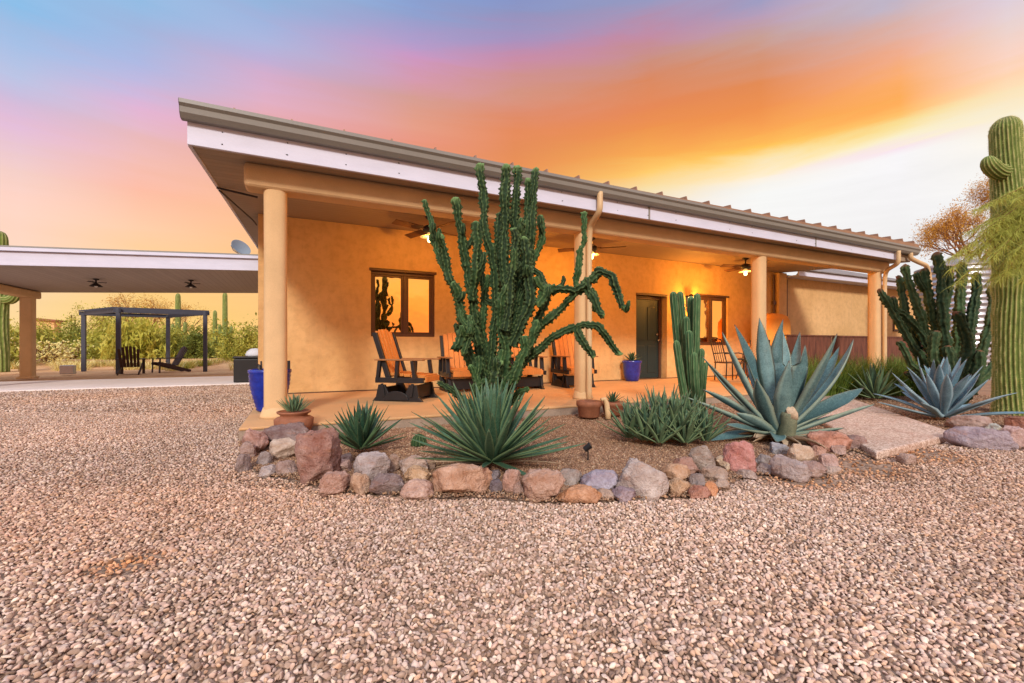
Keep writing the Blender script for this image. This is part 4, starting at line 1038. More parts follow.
agave('agave', 'large spiky green agave with dense narrow leaves, centre front behind the biggest tan rocks', (a2.x, a2.y, BZ), rosette((a2.x, a2.y, .06), 100, .66, .068, PR_SW, 4, 82, 21, .34, .008, .05, (-6, 12), .14, 12, .88, .85), 'agave_green', cdead)
a3 = P(361, 452, .05)
agave('agave', 'small dark green agave in front of the porch edge, right of the terracotta pot', (a3.x, a3.y, BZ), rosette((a3.x, a3.y, .06), 46, .40, .058, PR_SW, 14, 84, 31, .34, .007, .03, (-6, 10), .14, 10, .95, .85), 'agave_dark')
a4 = P(668, 443, .05)
CL = thing('agave_clump', 'clump of several small grey-green agaves growing together left of the big blue agave', 'agave')
for i, (dx, dy, n, l) in enumerate([(-.34, .1, 20, .34), (.0, .12, 30, .46), (-.22, .0, 26, .36), (.08, .02, 30, .42), (.26, .1, 26, .38), (-.05, .22, 26, .42), (.12, -.12, 20, .30), (-.12, -.12, 18, .30), (.34, -.04, 18, .3), (.18, .3, 22, .38)]):
    rosette((a4.x+dx*CB+dy*SB, a4.y-dx*SB+dy*CB, .06), n, l*1.13, .044, PR_SW, 22, 84, 50+i, .34, .007, .025, (-8, 8), .16, 9, .95, .8).build('leaf_rosette', 'agave_grey', CL, smooth=True)
rebase(CL, (a4.x, a4.y, BZ))
a5 = P(942, 419, .05)
agave('agave', 'pale powder-blue agave in front of the dark cactus, right of the walkway', (a5.x, a5.y, BZ), rosette((a5.x, a5.y, .06), 34, .74, .118, PR_AM, 8, 84, 61, .42, .016, .06, (-16, 18), .18, 14, .92, .8), 'agave_pale')
a6 = P(893, 398, .05)
agave('agave', 'small dull agave half hidden in the grass between the two blue agaves', (a6.x-.6, a6.y, BZ), rosette((a6.x-.6, a6.y, .06), 26, .6, .07, PR_AM, 15, 80, 71, .4, .01, .05, (-4, 14), .14, 10, .9, .8), 'agave_grey')

# --- strand plants
def strands(name, centers, n, hmin, hmax, w, lean, m, seed, parent=None, seg=5, droop=.5, rad=.2):
    rg = np.random.RandomState(seed); vs = []; fs = []; cs = []
    o = 0
    for (cx, cy, cz, cr) in centers:
        for i in range(n):
            a = rg.uniform(0, 2*PI); rr = cr*math.sqrt(rg.uniform(0, 1)); b = np.array([cx+rr*math.cos(a), cy+rr*math.sin(a), cz])
            az = a+rg.uniform(-.6, .6); h = rg.uniform(hmin, hmax); ln = lean*rg.uniform(.3, 1)
            d = np.array([math.cos(az), math.sin(az), 0]); l = np.array([-math.sin(az), math.cos(az), 0]); rv = rg.uniform(0, 1)
            for k in range(seg+1):
                t = k/seg; p = b+d*ln*h*(t**1.6)+np.array([0, 0, h*(t-droop*ln*t*t*.7)])
                ww = w*(1-t**2)+.0005; vs += [p-l*ww, p+l*ww]; cs += [(0, t, rv)]*2
            for k in range(seg): fs.append((o+2*k, o+2*k+1, o+2*k+3, o+2*k+2))
            o += 2*(seg+1)
    return npmesh(name, np.array(vs), np.array(fs), np.array(cs), m, True, parent, 4)
cs_ = []
rg = random.Random(14)
for px, py in ((795, 398), (812, 396), (830, 396), (850, 394), (868, 396), (888, 394), (905, 392), (918, 395), (805, 388), (835, 386), (870, 384), (900, 384), (780, 392), (820, 380), (855, 378), (885, 377), (925, 388)):
    q = P(px, py, .05); cs_.append((q.x, q.y, .04, .28))
o = strands('grass_clump', cs_, 420, .4, .95, .0055, .85, 'leaf_grass', 4)
tag(o, 'long green grass growing in front of the rusted metal fence', 'grass', None, 'stuff')

# --- barrel cactus & small plants
BC = thing('barrel_cactus', 'tiny yellow-spined barrel cactus left of the large spiky green agave', 'cactus'); q = P(419, 443, .05)
mb = MB(); mb.c = []
cactus_arm(mb, [(q.x, q.y, .03), (q.x, q.y, .09), (q.x, q.y, .14)], .075, 12, .25, .15, .03, .012, .9, .5, seed=2, tipcap=1.0)
mb.build('stem', 'cereus', BC, smooth=True)
rosette((q.x, q.y, .125), 26, .05, .008, PR_SW, 10, 80, 5, .1, .001, .01, (0, 5), .1, 3).build('flower', 'dead_leaf', BC)
rebase(BC, (q.x, q.y, .05))

# ------------------------------------------------------------------ POTS
def pot(name, label, pos, prof, m, cat='plant pot', soilz=None, group=None):
    t = thing(name, label, cat, pos, 0, group)
    MB().lathe(prof, 40).build('pot_body', m, t, smooth=True)
    if soilz: MB().lathe([(0, soilz[1]+.01), (soilz[0], soilz[1])], 24).build('soil', 'soil', t)
    return t
q = P(294, 431, .10)
t = pot('terracotta_pot', 'wide brown terracotta bowl with a small green aloe beside the left post', (q.x, q.y+.05, .05),
    [(.10, 0), (.15, .02), (.185, .10), (.19, .17), (.165, .19), (.13, .20), (.13, .215), (.16, .235), (.165, .25), (.15, .255), (.145, .235), (.12, .22), (0, .22)], 'terracotta')
rosette((0, 0, .23), 40, .17, .022, PR_SW, 35, 88, 5, .3, .004, .05, (-6, 6), .2, 6, .95).build('aloe', 'agave_grey', t, smooth=True)
q = P(589, 417, .05)
t = pot('terracotta_pot', 'weathered brown terracotta pot at the foot of the second porch post', (q.x, q.y, .05),
    [(.12, 0), (.135, .02), (.15, .14), (.165, .15), (.165, .21), (.145, .215), (.135, .18), (0, .17)], 'terracotta')
q = P(613, 415, .05)
t = pot('terracotta_pot', 'low brown terracotta pot holding a small spiky plant, right of the second post', (q.x, q.y, .05),
    [(.09, 0), (.12, .02), (.145, .13), (.16, .14), (.16, .18), (.14, .185), (.13, .16), (0, .15)], 'terracotta')
rosette((0, 0, .16), 26, .15, .022, PR_SW, 20, 80, 9, .3, .004, .02, (-6, 12), .2, 6, .9).build('succulent', 'agave_dark', t, smooth=True)
q = P(602, 418, .05)
BR = thing('stone_ornament', 'pale curved stone leaning between the two small brown pots', 'stone', (q.x, q.y-.02, .04))
MB().tube([(-.03, 0, .25), (.02, 0, .26), (.05, -.01, .2), (.06, -.02, .1), (.06, -.03, 0)], [.02, .03, .035, .038, .04], 10).build('stone_body', 'stucco_post', BR, smooth=True)
q = P(-0+634.5, 381, .15); q = V(634.5, 381, 10.5)
t = pot('blue_pot', 'short cobalt blue glazed pot with a green succulent beside the dark front door', (q.x, 8.3, .15), [(.13, 0), (.16, .02), (.2, .2), (.215, .42), (.235, .45), (.235, .49), (.215, .5), (.2, .46), (0, .45)], 'blue_glaze')
rosette((0, 0, .46), 22, .24, .05, PR_SW, 15, 80, 19, .3, .006, .03, (-10, 6), .2, 6, .9).build('succulent', 'agave_dark', t, smooth=True)
prof = [(.14, 0), (.17, .03)]
for k in range(17):
    z = .05+.52*k/16; r = .17+.10*math.sin((z-.03)/.55*PI/2); prof.append(((r+.007*(k % 2))*.92, z))
prof += [(.262, .59), (.262, .63), (.24, .64), (.23, .60), (0, .58)]
t = pot('blue_pot', 'tall cobalt blue textured pot standing behind the left front porch post', (-.36, 6.44, .15), prof, 'blue_glaze')
t.scale = (.95, .95, .84)
MB().tube([(-.12, 0, .58), (-.13, .02, .7), (-.17, .02, .72)], .015, 6).tube([(-.10, .03, .58), (-.11, .05, .76)], .012, 6).tube([(.1, .02, .58), (.12, .02, .68)], .02, 6).build('dead_stems', 'dark_metal', t)
MB().box(.13, .24, .0, .2, .585, .76).build('planter_insert', 'dark_metal', t)

BN = thing('storage_bin', 'square black bin with a pale cloth on top, beside the house corner', 'bin', (-1.27, 13.75, .04))
MB().box(-.32, .32, -.32, .32, 0, .62).build('bin_body', 'black_poly', BN, bevel=.03)
MB().box(-.34, .34, -.34, .34, .625, .68).build('bin_lid', 'black_poly', BN, bevel=.02)
CLT = MB().lathe([(.22, 0), (.24, .04), (.2, .13), (.12, .2), (0, .22)], 20)
co = CLT.build('cloth_bundle', 'white_cloth', None, smooth=True); co.location = (-1.12, 13.75, .72)
tag(co, 'pale grey cloth bundle lying on the black bin', 'cloth')

SL = thing('path_spotlight', 'small black garden spotlight staked in the gravel bed in front of the second post', 'spotlight', tuple(P(588, 458, .05)))
SL.scale = (.75, .75, .85)
MB().tube([(0, 0, -.02), (0, 0, .09)], .008, 8).build('stake', 'black_poly', SL)
MB().tube([(-.035, .02, .08), (.02, -.02, .13)], [.028, .034], 14).build('lamp_head', 'black_poly', SL, smooth=False, bevel=.003)
q = P(231, 373, .0)
LT = thing('low_block', 'small grey block light on the dirt beside the pergola', 'light', tuple(P(68, 374, .05)))
MB().box(-.18, .18, -.12, .12, 0, .3).build('block_body', 'galv', LT, bevel=.02)
# ------------------------------------------------------------------ ROCKS
def rock_mesh(w, d, h, seed, cuts=9, rough=.10):
    bm = bmesh.new(); bmesh.ops.create_icosphere(bm, subdivisions=4, radius=1.0)
    rg = random.Random(seed); pl = []
    for k in range(cuts):
        n = Vector((rg.gauss(0, 1), rg.gauss(0, 1), rg.gauss(0, .8))).normalized(); pl.append((n, rg.uniform(.55, .86)))
    pl.append((Vector((rg.uniform(-.25, .25), rg.uniform(-.25, .25), 1)).normalized(), rg.uniform(.5, .75)))
    off = Vector((seed*7.3, seed*1.9, seed*.7))
    for v in bm.verts:
        p = v.co.copy()
        p *= 1+.22*noise.noise(p*1.3+off)
        for n, dd in pl:
            e = p.dot(n)-dd
            if e > 0: p -= n*e*.985
        nn = p.normalized()
        p += nn*(rough*.7*noise.noise(p*4+off)+rough*.6*noise.noise(p*9+off)+rough*.4*noise.noise(p*20+off))
        v.co = p
    xs = [v.co.x for v in bm.verts]; ys = [v.co.y for v in bm.verts]; zs = [v.co.z for v in bm.verts]
    for v in bm.verts:
        v.co = Vector(((v.co.x-min(xs))/(max(xs)-min(xs))-.5, (v.co.y-min(ys))/(max(ys)-min(ys))-.5, (v.co.z-min(zs))/(max(zs)-min(zs))))
        tp_ = 1.10-.30*v.co.z; v.co = Vector((v.co.x*w*tp_, v.co.y*d*tp_, v.co.z*h-h*.10))
    me = bpy.data.meshes.new('rock'); bm.to_mesh(me); bm.free(); me.materials.append(M['rock'])
    me.polygons.foreach_set('use_smooth', [True]*len(me.polygons))
    return me
rocks = [ # x0,x1,y0,y1, colour, label, tilt, depthratio, height boost
 (258,309,427,451,(128,92,86),'flat mauve-brown rock just below the terracotta bowl',0,.8),
 (239,266,432,458,(196,146,130),'rough pink rock at the left end of the rock border, below the post',20,1.0),
 (269,303,441,464,(216,192,168),'smooth cream-white oval rock left of the big upright pink boulder',0,.8),
 (236,251,455,475,(156,134,130),'small grey rock lowest at the far left corner of the border',0,1),
 (257,271,453,469,(150,132,126),'small grey rock under the pink rock at the left corner',0,1),
 (259,278,468,480,(190,172,164),'small pale grey rock lying in the gravel left of the upright pink boulder',0,1),
 (288,338,431,489,(172,118,100),'big upright pink-brown boulder, tallest of the left border rocks',12,.7),
 (327,351,462,479,(206,164,144),'small pale pink rock right of the upright boulder, above a tan-pink one',0,1),
 (321,352,474,499,(192,142,118),'pink-tan wedge rock at the foot of the upright boulder',-10,.9),
 (352,390,455,487,(184,168,164),'large pale grey flat-faced rock in front of the small dark green agave',8,.7),
 (350,371,476,498,(208,164,124),'small tan-cream rock in front of the pale grey flat-faced rock',0,1),
 (369,404,477,499,(122,92,88),'dark mauve-brown rounded rock below the pale grey flat-faced rock',0,.8),
 (388,401,456,476,(176,136,108),'small tan upright rock right of the pale grey flat-faced rock',0,1),
 (397,428,457,480,(204,176,158),'pale pinkish-grey rock above the ochre-cream one',14,.9),
 (404,432,470,487,(218,170,116),'ochre-cream rock beside the left end of the long tan slab',0,.9),
 (401,433,484,504,(206,162,138),'low pinkish triangular rock left of the long tan slab',0,.9),
 (430,494,469,501,(208,154,114),'long orange-tan slab rock in front of the spiky green agave',6,.55),
 (481,501,473,485,(124,106,116),'small purple-grey stone right of the long tan slab, upper one',0,1),
 (489,503,482,497,(98,78,88),'small dark plum stone right of the long tan slab, lower one',0,1),
 (502,521,471,497,(196,144,118),'pinkish tan rock leaning against the large sloping tan rock',0,.9),
 (517,562,470,507,(198,150,120),'large tan rock sloping down to the right, front centre',22,.75),
 (552,583,472,490,(156,136,122),'grey-olive rock behind the ochre orange rock',0,.8),
 (557,601,489,507,(216,148,90),'low ochre orange rock in front of the lavender one',0,.6),
 (580,619,474,495,(166,154,174),'lavender rock left of the big notched pale rock',0,.8),
 (611,636,491,506,(158,132,142),'low mauve stone in the gravel in front of the notched pale rock',0,1),
 (617,667,462,502,(200,182,172),'big pale pink-grey rock with a notched top',-6,.75),
 (661,690,467,487,(208,158,110),'ochre wedge rock right of the big notched pale rock, upper one',0,1),
 (666,690,481,502,(206,162,114),'rounded pitted tan rock right of the big notched pale rock',0,1),
 (671,699,460,480,(170,114,86),'orange-brown rock in front of the agave clump',12,1),
 (688,716,448,476,(158,138,122),'taupe leaning rock right of the agave clump',-20,.8),
 (689,705,476,490,(142,120,110),'small grey-brown rock under the taupe leaning rock',0,1),
 (688,710,488,502,(184,110,76),'rust-brown flat stone right of the pitted tan rock',0,1),
 (704,718,484,499,(222,144,76),'small bright orange stone, lowest right of the taupe rock',0,1),
 (700,728,470,486,(172,140,114),'tan-brown oval rock below the pink-red rock, to its left',0,.9),
 (715,735,458,475,(208,178,140),'cream-yellow rock between the taupe rock and the pink-red rock',0,1),
 (726,757,443,477,(204,124,112),'pink-red angular rock left of the big blue agave base',-12,.8),
 (755,771,456,469,(150,138,134),'small grey rock right of the pink-red rock',0,1),
 (768,808,460,483,(172,150,144),'flat grey-pink slab leaning in the gravel below the big blue agave',14,.6),
 (770,789,445,459,(152,154,162),'small blue-grey rock at the base of the big blue agave',0,1),
 (778,807,438,449,(184,154,118),'flat olive-tan rock at the base of the big blue agave',0,1),
 (788,814,446,467,(218,186,152),'cream rock with orange flecks below the big blue agave',0,1),
 (807,851,433,456,(204,132,98),'large pink-orange rock at the left corner of the walkway',0,.7),
 (811,826,447,460,(190,134,104),'small orange-brown rock under the large pink-orange rock',0,1),
 (820,838,456,472,(202,160,144),'small pinkish rock in front of the large pink-orange rock',0,1),
 (793,826,464,480,(168,128,112),'flat brown-pink stone half sunk in the dirt right of the grey-pink slab',0,.8),
 (846,868,436,453,(160,122,112),'mauve rock touching the left edge of the walkway',0,.8),
 (949,989,416,434,(176,140,124),'brownish tan rock under the pale powder-blue agave',0,.7),
 (947,1008,428,451,(172,156,170),'long lavender-grey rock right of the walkway end',8,.45),
 (985,1003,425,438,(206,210,196),'small greenish white stone between the lavender-grey and the pale pink rocks',0,1),
 (997,1027,428,450,(214,176,168),'pale pink rock near the right edge of the photo',0,.8),
 (1006,1032,418,433,(206,130,96),'orange rock at the right edge at the saguaro foot',0,.9),
 (276,296,463,478,(168,132,116),'small brown-pink rock between the cream-white oval rock and the big upright boulder',0,1),
 (240,256,443,462,(176,142,128),'dull pink rock at the outer left corner beside the porch edge',0,1),
 (300,322,424,438,(182,146,122),'tan rock wedged between the flat mauve rock and the terracotta bowl',0,1),
 (338,354,456,468,(168,136,120),'small brown rock tucked right of the upright boulder, at its back',0,1),
 (424,436,458,474,(188,152,126),'small tan rock at the back left of the long tan slab',0,1),
 (512,524,484,498,(172,130,110),'small brown rock wedged left of the large sloping tan rock',0,1),
 (596,614,492,503,(186,150,122),'small tan stone between the ochre orange and mauve stones',0,1),
 (716,730,482,494,(190,160,136),'small beige stone in the gravel right of the bright orange stone',0,1),
 (736,756,472,482,(176,146,128),'flat tan stone in the gravel under the pink-red rock',0,1),
 (756,774,466,477,(156,132,122),'small brown-grey stone under the small grey rock by the pink-red one',0,1),
 (830,846,447,458,(188,146,126),'small pink-brown rock right of the large pink-orange rock',0,1),
 (824,842,468,477,(196,166,146),'flat beige stone lying in the dirt below the walkway corner',0,1),
 (896,916,455,467,(192,158,140),'small flat stone alone in the gravel in front of the walkway',0,1),
 (75-0+0,90,0,0,None,'',0,1),
]
for i, (x0, x1, y0, y1, c, lab, tilt, dr_) in enumerate(rocks):
    if c is None: continue
    q = P((x0+x1)/2, y1-1, 0.0)
    Z = F*EYE/(y1-1-HY); off = (x0+x1)/2-512; cs = math.cos(math.atan(off/F))
    w = (x1-x0)*Z/F*1.12*(cs**.5); h = (y1-y0)*Z/F*1.0; dd = max(w*dr_, h*.7)
    h = h*1.12-dd*.12*(EYE/Z)
    vd = Vector((q.x, q.y, 0)).normalized()
    me = rock_mesh(w, dd, max(h, .05), 3+i*1.37, rg.randint(9, 14), .11+.05*rg.random())
    o = bpy.data.objects.new('rock', me); COL.objects.link(o)
    pos = q+vd*dd*.46; o.location = (pos.x, pos.y, 0)
    o.rotation_euler = (0, R(tilt*.6), math.atan2(vd.y, vd.x)-PI/2+R(rg.uniform(-10, 10)))
    k = 1.1; cl = L(*c); o.color = (cl[0]*k, cl[1]*k, cl[2]*k, 1)
    tag(o, lab, 'rock', 'rocks edging the planting beds')

# ------------------------------------------------------------------ GRAVEL
def ico(sub):
    bm = bmesh.new(); bmesh.ops.create_icosphere(bm, subdivisions=sub, radius=1.0)
    v = np.array([p.co[:] for p in bm.verts]); f = np.array([[x.index for x in q.verts] for q in bm.faces]); bm.free(); return v, f
I1 = ico(1); I2 = ico(2)
def variants(base, n, seed, amt, cuts=8):
    v, f = base; rs = np.random.RandomState(seed); out = []
    for k in range(n):
        q = v.copy()
        for c in range(cuts):
            nn = rs.normal(size=3); nn /= np.linalg.norm(nn); dd = rs.uniform(.35, .8)
            e = q@nn-dd; q = q-np.outer(np.maximum(e, 0), nn)
        q *= (1+rs.uniform(-amt, amt, size=(len(v), 1))); out.append(q)
    return np.array(out)
V1 = variants(I1, 24, 1, .14); V2 = variants(I2, 30, 2, .05, 11)
def lin(c): return [s2l(x) for x in c]
PAL = np.array([lin(c) for c in ((216,192,178),(202,172,156),(186,154,138),(228,208,190),(170,140,116),(204,166,134),(148,122,102),(224,200,176),(192,160,142),(178,150,130),(132,106,88),(208,188,176))])
PAL = PAL*np.array([1.0, .99, .97])
PALB = np.array([lin(c) for c in ((166,128,98),(140,104,78),(186,150,116),(120,88,66),(158,122,98),(196,168,140),(132,100,82))])
def camZ(x, y): return x*SB+y*CB, x*CB-y*SB
def stones(name, pts, size, base, var, pal, seed, label, bright=1.0, flat=.62, zoff=0.0, orange=None):
    rs = np.random.RandomState(seed); n = len(pts); nv = base[0].shape[0]; nf = base[1].shape[0]
    vi = rs.randint(0, len(var), n); vv = var[vi]                    # n,nv,3
    sc_ = size*rs.uniform(.62, 1.25, (n, 1))*np.stack([rs.uniform(.8, 1.25, n), rs.uniform(.65, 1.0, n), rs.uniform(flat*.8, flat*1.25, n)], 1)
    vv = vv*sc_[:, None, :]
    a, b, c = rs.normal(0, .5, n), rs.normal(0, .5, n), rs.uniform(0, 2*PI, n)
    def rot(v, i, j, t):
        ct, st = np.cos(t)[:, None], np.sin(t)[:, None]; vi_, vj = v[:, :, i].copy(), v[:, :, j].copy()
        v[:, :, i] = vi_*ct-vj*st; v[:, :, j] = vi_*st+vj*ct
    rot(vv, 1, 2, a); rot(vv, 0, 2, b); rot(vv, 0, 1, c)
    z = size*rs.uniform(.1, .65, n)+zoff
    vv = vv+np.stack([pts[:, 0], pts[:, 1], z], 1)[:, None, :]
    fs = (base[1][None]+(np.arange(n)*nv)[:, None, None]).reshape(-1, 3)
    cc = pal[rs.randint(0, len(pal), n)]*.7+pal.mean(axis=0)*.3
    cc = cc*rs.uniform(.72, 1.12, (n, 1))*(1+.13*fbm(pts[:, 0], pts[:, 1], 1.1, 11)+.12*fbm(pts[:, 0], pts[:, 1], 3.1, 12))[:, None]*bright
    if orange is not None: cc = cc*(1-orange[:, None])+cc*np.array([1.0, .72, .48])[None]*orange[:, None]
    cc = np.repeat(cc, nv, axis=0)
    o = npmesh(name, vv.reshape(-1, 3), fs, cc, 'stones'); tag(o, label, 'gravel', None, 'stuff'); return o
def hexgrid(x0, x1, y0, y1, s, seed):
    rs = np.random.RandomState(seed); ys = np.arange(y0, y1, s*.866); xs = np.arange(x0, x1, s)
    X, Y = np.meshgrid(xs, ys); X = X+(np.arange(len(ys)) % 2)[:, None]*s*.5
    X = X.ravel()+rs.uniform(-.34, .34, X.size)*s; Y = Y.ravel()+rs.uniform(-.34, .34, Y.size)*s
    return X, Y
def fbm(x, y, s, seed):
    rs = np.random.RandomState(seed); v = 0
    for k in range(6):
        a = rs.uniform(0, 2*PI); f = s*rs.uniform(.6, 1.9); v = v+np.sin(f*(x*math.cos(a)+y*math.sin(a))+rs.uniform(0, 6))
    return v/6
FULLBED = [(SLABX, SLABY)]+[(p.x, p.y) for p in rock_line]+[(4.40, 2.03), (6.15, 2.13)]+[(p.x, p.y) for p in right_line]+[(14, 2.6), (24, 4), (40, 13), (40, 40), (-.66, 40), (-.66, 13.1), (SLABX, 8.0)]
def gravel_pts(s, z0, z1, seed, xm):
    X, Y = hexgrid(-xm, xm, -xm*.6, xm*1.1, s, seed)
    Z, l = camZ(X, Y)
    ok = (Z > z0) & (Z <= z1) & (np.abs(l) < 1.32*Z+.5) & ~inpoly(X, Y, FULLBED) & (Y < 13.1)
    X, Y = X[ok], Y[ok]
    c1 = P(800, 478, 0); c2 = P(860, 466, 0); c3 = P(915, 455, 0); rs = np.random.RandomState(seed+9); patch = 0
    for c, r in ((c1, .38), (c2, .45), (c3, .5)): patch = np.maximum(patch, 1-np.hypot(X-c.x, Y-c.y)/r)
    patch = np.clip(patch*1.6+fbm(X, Y, 6, 3)*.35, 0, 1)*(patch > 0)
    keep = rs.uniform(0, 1, len(X)) > patch*.8
    c4 = P(125, 566, 0); c5 = P(110, 575, 0); pat2 = np.clip(1.3-np.hypot(X-c4.x, (Y-c4.y)*1.3)/.16, 0, 1)
    org = np.clip(np.maximum(np.clip(patch, 0, 1)*.9, pat2)+np.clip(fbm(X, Y, 1.4, 5)*.5, 0, .35), 0, 1)
    keep &= ~((pat2 > .4) & (rs.uniform(0, 1, len(X)) < .5))
    return np.stack([X, Y], 1)[keep], org[keep]
p_, og = gravel_pts(.0190, .75, 3.0, 1, 5)
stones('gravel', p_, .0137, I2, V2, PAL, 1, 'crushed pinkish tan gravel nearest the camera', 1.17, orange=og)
p_, og = gravel_pts(.0255, 3.0, 6.5, 2, 10.5)
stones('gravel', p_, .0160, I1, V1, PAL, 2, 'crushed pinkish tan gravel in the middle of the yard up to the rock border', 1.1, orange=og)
p_, og = gravel_pts(.042, 6.5, 13.5, 3, 21)
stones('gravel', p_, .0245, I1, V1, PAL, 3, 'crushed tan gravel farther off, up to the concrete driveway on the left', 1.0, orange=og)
# mulch of the beds
def bedpts(s, poly, seed):
    xs = [p[0] for p in poly]; ys = [p[1] for p in poly]
    X, Y = hexgrid(min(xs), min(max(xs), 12), min(ys), min(max(ys), 7), s, seed)
    ok = inpoly(X, Y, poly) & ~((X > SLABX) & (Y > SLABY-.01) & (X < 13.4) & (Y < 8.7)) & ~inpoly(X, Y, WK)
    return np.stack([X[ok], Y[ok]], 1)
stones('bed_gravel', bedpts(.021, bed_left, 6), .0125, I1, V1, PALB, 4, 'fine brown granite gravel of the left planting bed', 1.0, zoff=.02)
stones('bed_gravel', bedpts(.034, bed_right, 7), .017, I1, V1, PALB, 5, 'fine brown granite gravel of the right planting bed', .95, zoff=.02)

# ------------------------------------------------------------------ PERGOLA AND YARD CHAIRS
PG = thing('pergola', 'dark grey steel pergola with four posts on the dirt beyond the driveway', 'pergola')
A = Vector((-5.93, 20.4, 0)); B = Vector((-3.4, 20.8, 0)); Dd = Vector((-7.75, 23.0, 0)); Cc = Vector((-5.15, 23.4, 0))
ph = 2.36
for q in (A, B, Cc, Dd): MB().box(q.x-.065, q.x+.065, q.y-.065, q.y+.065, 0, ph).build('post', 'pergola', PG, bevel=.008)
up = Vector((0, 0, ph+.0))
for a_, b_ in ((A, B), (Dd, Cc), (A, Dd), (B, Cc)):
    d_ = (b_-a_).normalized()*.14; MB().bar(a_-d_+up-Vector((0, 0, .07)), b_+d_+up-Vector((0, 0, .07)), .05, .14).build('beam', 'pergola', PG)
for k in range(13):
    t_ = (k+.5)/13; a_ = A.lerp(Dd, t_)+up+Vector((0, 0, .03)); b_ = B.lerp(Cc, t_)+up+Vector((0, 0, .03)); d_ = (b_-a_).normalized()*.18
    MB().bar(a_-d_, b_+d_, .045, .05).build('slat', 'pergola', PG)
rebase(PG, (-5.55, 21.9, 0))
def adirondack(label):
    t = thing('adirondack_chair', label, 'garden chair', (0, 0, 0), 0, 'dark wooden garden chairs at the pergola')
    m = MB()
    for k in range(6):
        y = -.26+k*.09; tp = 1.0-.10*((k-2.5)/2.5)**2
        m.add([(-.18, y, .28), (-.18, y+.075, .28), (-.50, y+.075+(k-2.5)*.012, tp), (-.50, y+(k-2.5)*.012, tp), (-.205, y, .28), (-.205, y+.075, .28), (-.525, y+.075+(k-2.5)*.012, tp), (-.525, y+(k-2.5)*.012, tp)],
              [(0,1,2,3), (7,6,5,4), (0,4,5,1), (1,5,6,2), (2,6,7,3), (3,7,4,0)])
    m.build('backrest', 'adirondack', t)
    m = MB()
    for k in range(5): m.bar((-.15+k*.12, -.27, .27+k*.03), (-.15+k*.12, .27, .27+k*.03), .10, .02)
    m.build('seat', 'adirondack', t)
    for y in (-.3, .3):
        MB().bar((.42, y, .0), (.40, y, .53), .08, .03, (1, 0, 0)).build('leg', 'adirondack', t)
        MB().bar((.45, y*.93, .37), (-.62, y*.93, .03), .03, .11).build('leg', 'adirondack', t)
        MB().box(-.42, .50, y-.07, y+.07, .535, .56).build('armrest', 'adirondack', t)
    return t
ad = adirondack('dark wooden garden chair seen from behind under the pergola, left one'); q = P(131, 373.5, .03); ad.location = (q.x, q.y, .0); ad.rotation_euler = (0, 0, R(98))
ad2 = copy_tree(ad); ad2['label'] = 'dark wooden garden chair seen from the side under the pergola, right one'; q = P(169, 371.5, .03); ad2.location = (q.x, q.y, .0); ad2.rotation_euler = (0, 0, R(214))

# ------------------------------------------------------------------ DESERT VEGETATION
def leafcloud(center, rad, nclump, nleaf, ls, seed, crad=.22, up=0.0, hollow=.3):
    """small leaf faces gathered in uneven clumps through an ellipsoid"""
    rs = np.random.RandomState(seed); d = rs.normal(size=(nclump, 3)); d /= np.linalg.norm(d, axis=1)[:, None]
    r = rs.uniform(hollow, 1, nclump)**.6; cen = d*r[:, None]*np.array(rad)*rs.uniform(.75, 1.15, (nclump, 1))
    cen[:, 2] = np.abs(cen[:, 2])*1.0
    cb = rs.uniform(0, 1, nclump); k = rs.randint(0, nclump, nleaf)
    p = cen[k]+rs.normal(size=(nleaf, 3))*crad*np.array(rad)*.8
    p[:, 2] = np.maximum(p[:, 2], .02)
    a = rs.normal(size=(nleaf, 3)); a /= np.linalg.norm(a, axis=1)[:, None]; a[:, 2] += up; b = rs.normal(size=(nleaf, 3)); b -= a*np.sum(a*b, axis=1)[:, None]/np.sum(a*a, axis=1)[:, None]; b /= np.linalg.norm(b, axis=1)[:, None]
    s = ls*rs.uniform(.6, 1.4, (nleaf, 1)); p = p+np.array(center)
    vs = np.stack([p-a*s, p+b*s*.38, p+a*s, p-b*s*.38], 1).reshape(-1, 3)
    fs = np.arange(nleaf*4).reshape(-1, 4)
    cv = np.clip(cb[k]*.7+rs.uniform(0, .3, nleaf), 0, 1); cs = np.zeros((nleaf, 3)); cs[:, 2] = cv
    return vs, fs, np.repeat(cs, 4, axis=0)
def stems(base, rad, n, seed, r=.02):
    rg_ = random.Random(seed); mb = MB()
    for i in range(n):
        a_ = rg_.uniform(0, 2*PI); f = rg_.uniform(.3, .8); b_ = Vector(base)
        e = b_+Vector((math.cos(a_)*rad[0]*f, math.sin(a_)*rad[1]*f, rad[2]*rg_.uniform(.5, .9)))
        m_ = b_.lerp(e, .5)+Vector((rg_.uniform(-.1, .1), rg_.uniform(-.1, .1), rad[2]*.1)); mb.tube([b_, m_, e], [r, r*.7, r*.3], 5, False)
    return mb
def bush(name, label, cat, base, rad, m, seed, n=1500, ls=.07, group=None, nclump=26, crad=.22, up=0, sn=6):
    t = thing(name, label, cat, base, 0, group)
    vs, fs, cs = leafcloud((0, 0, .05), rad, nclump, n, ls, seed, crad, up)
    npmesh('foliage', vs, fs, cs, m, False, t, 4)
    stems((0, 0, 0), rad, sn, seed).build('branches', 'bark', t)
    return t
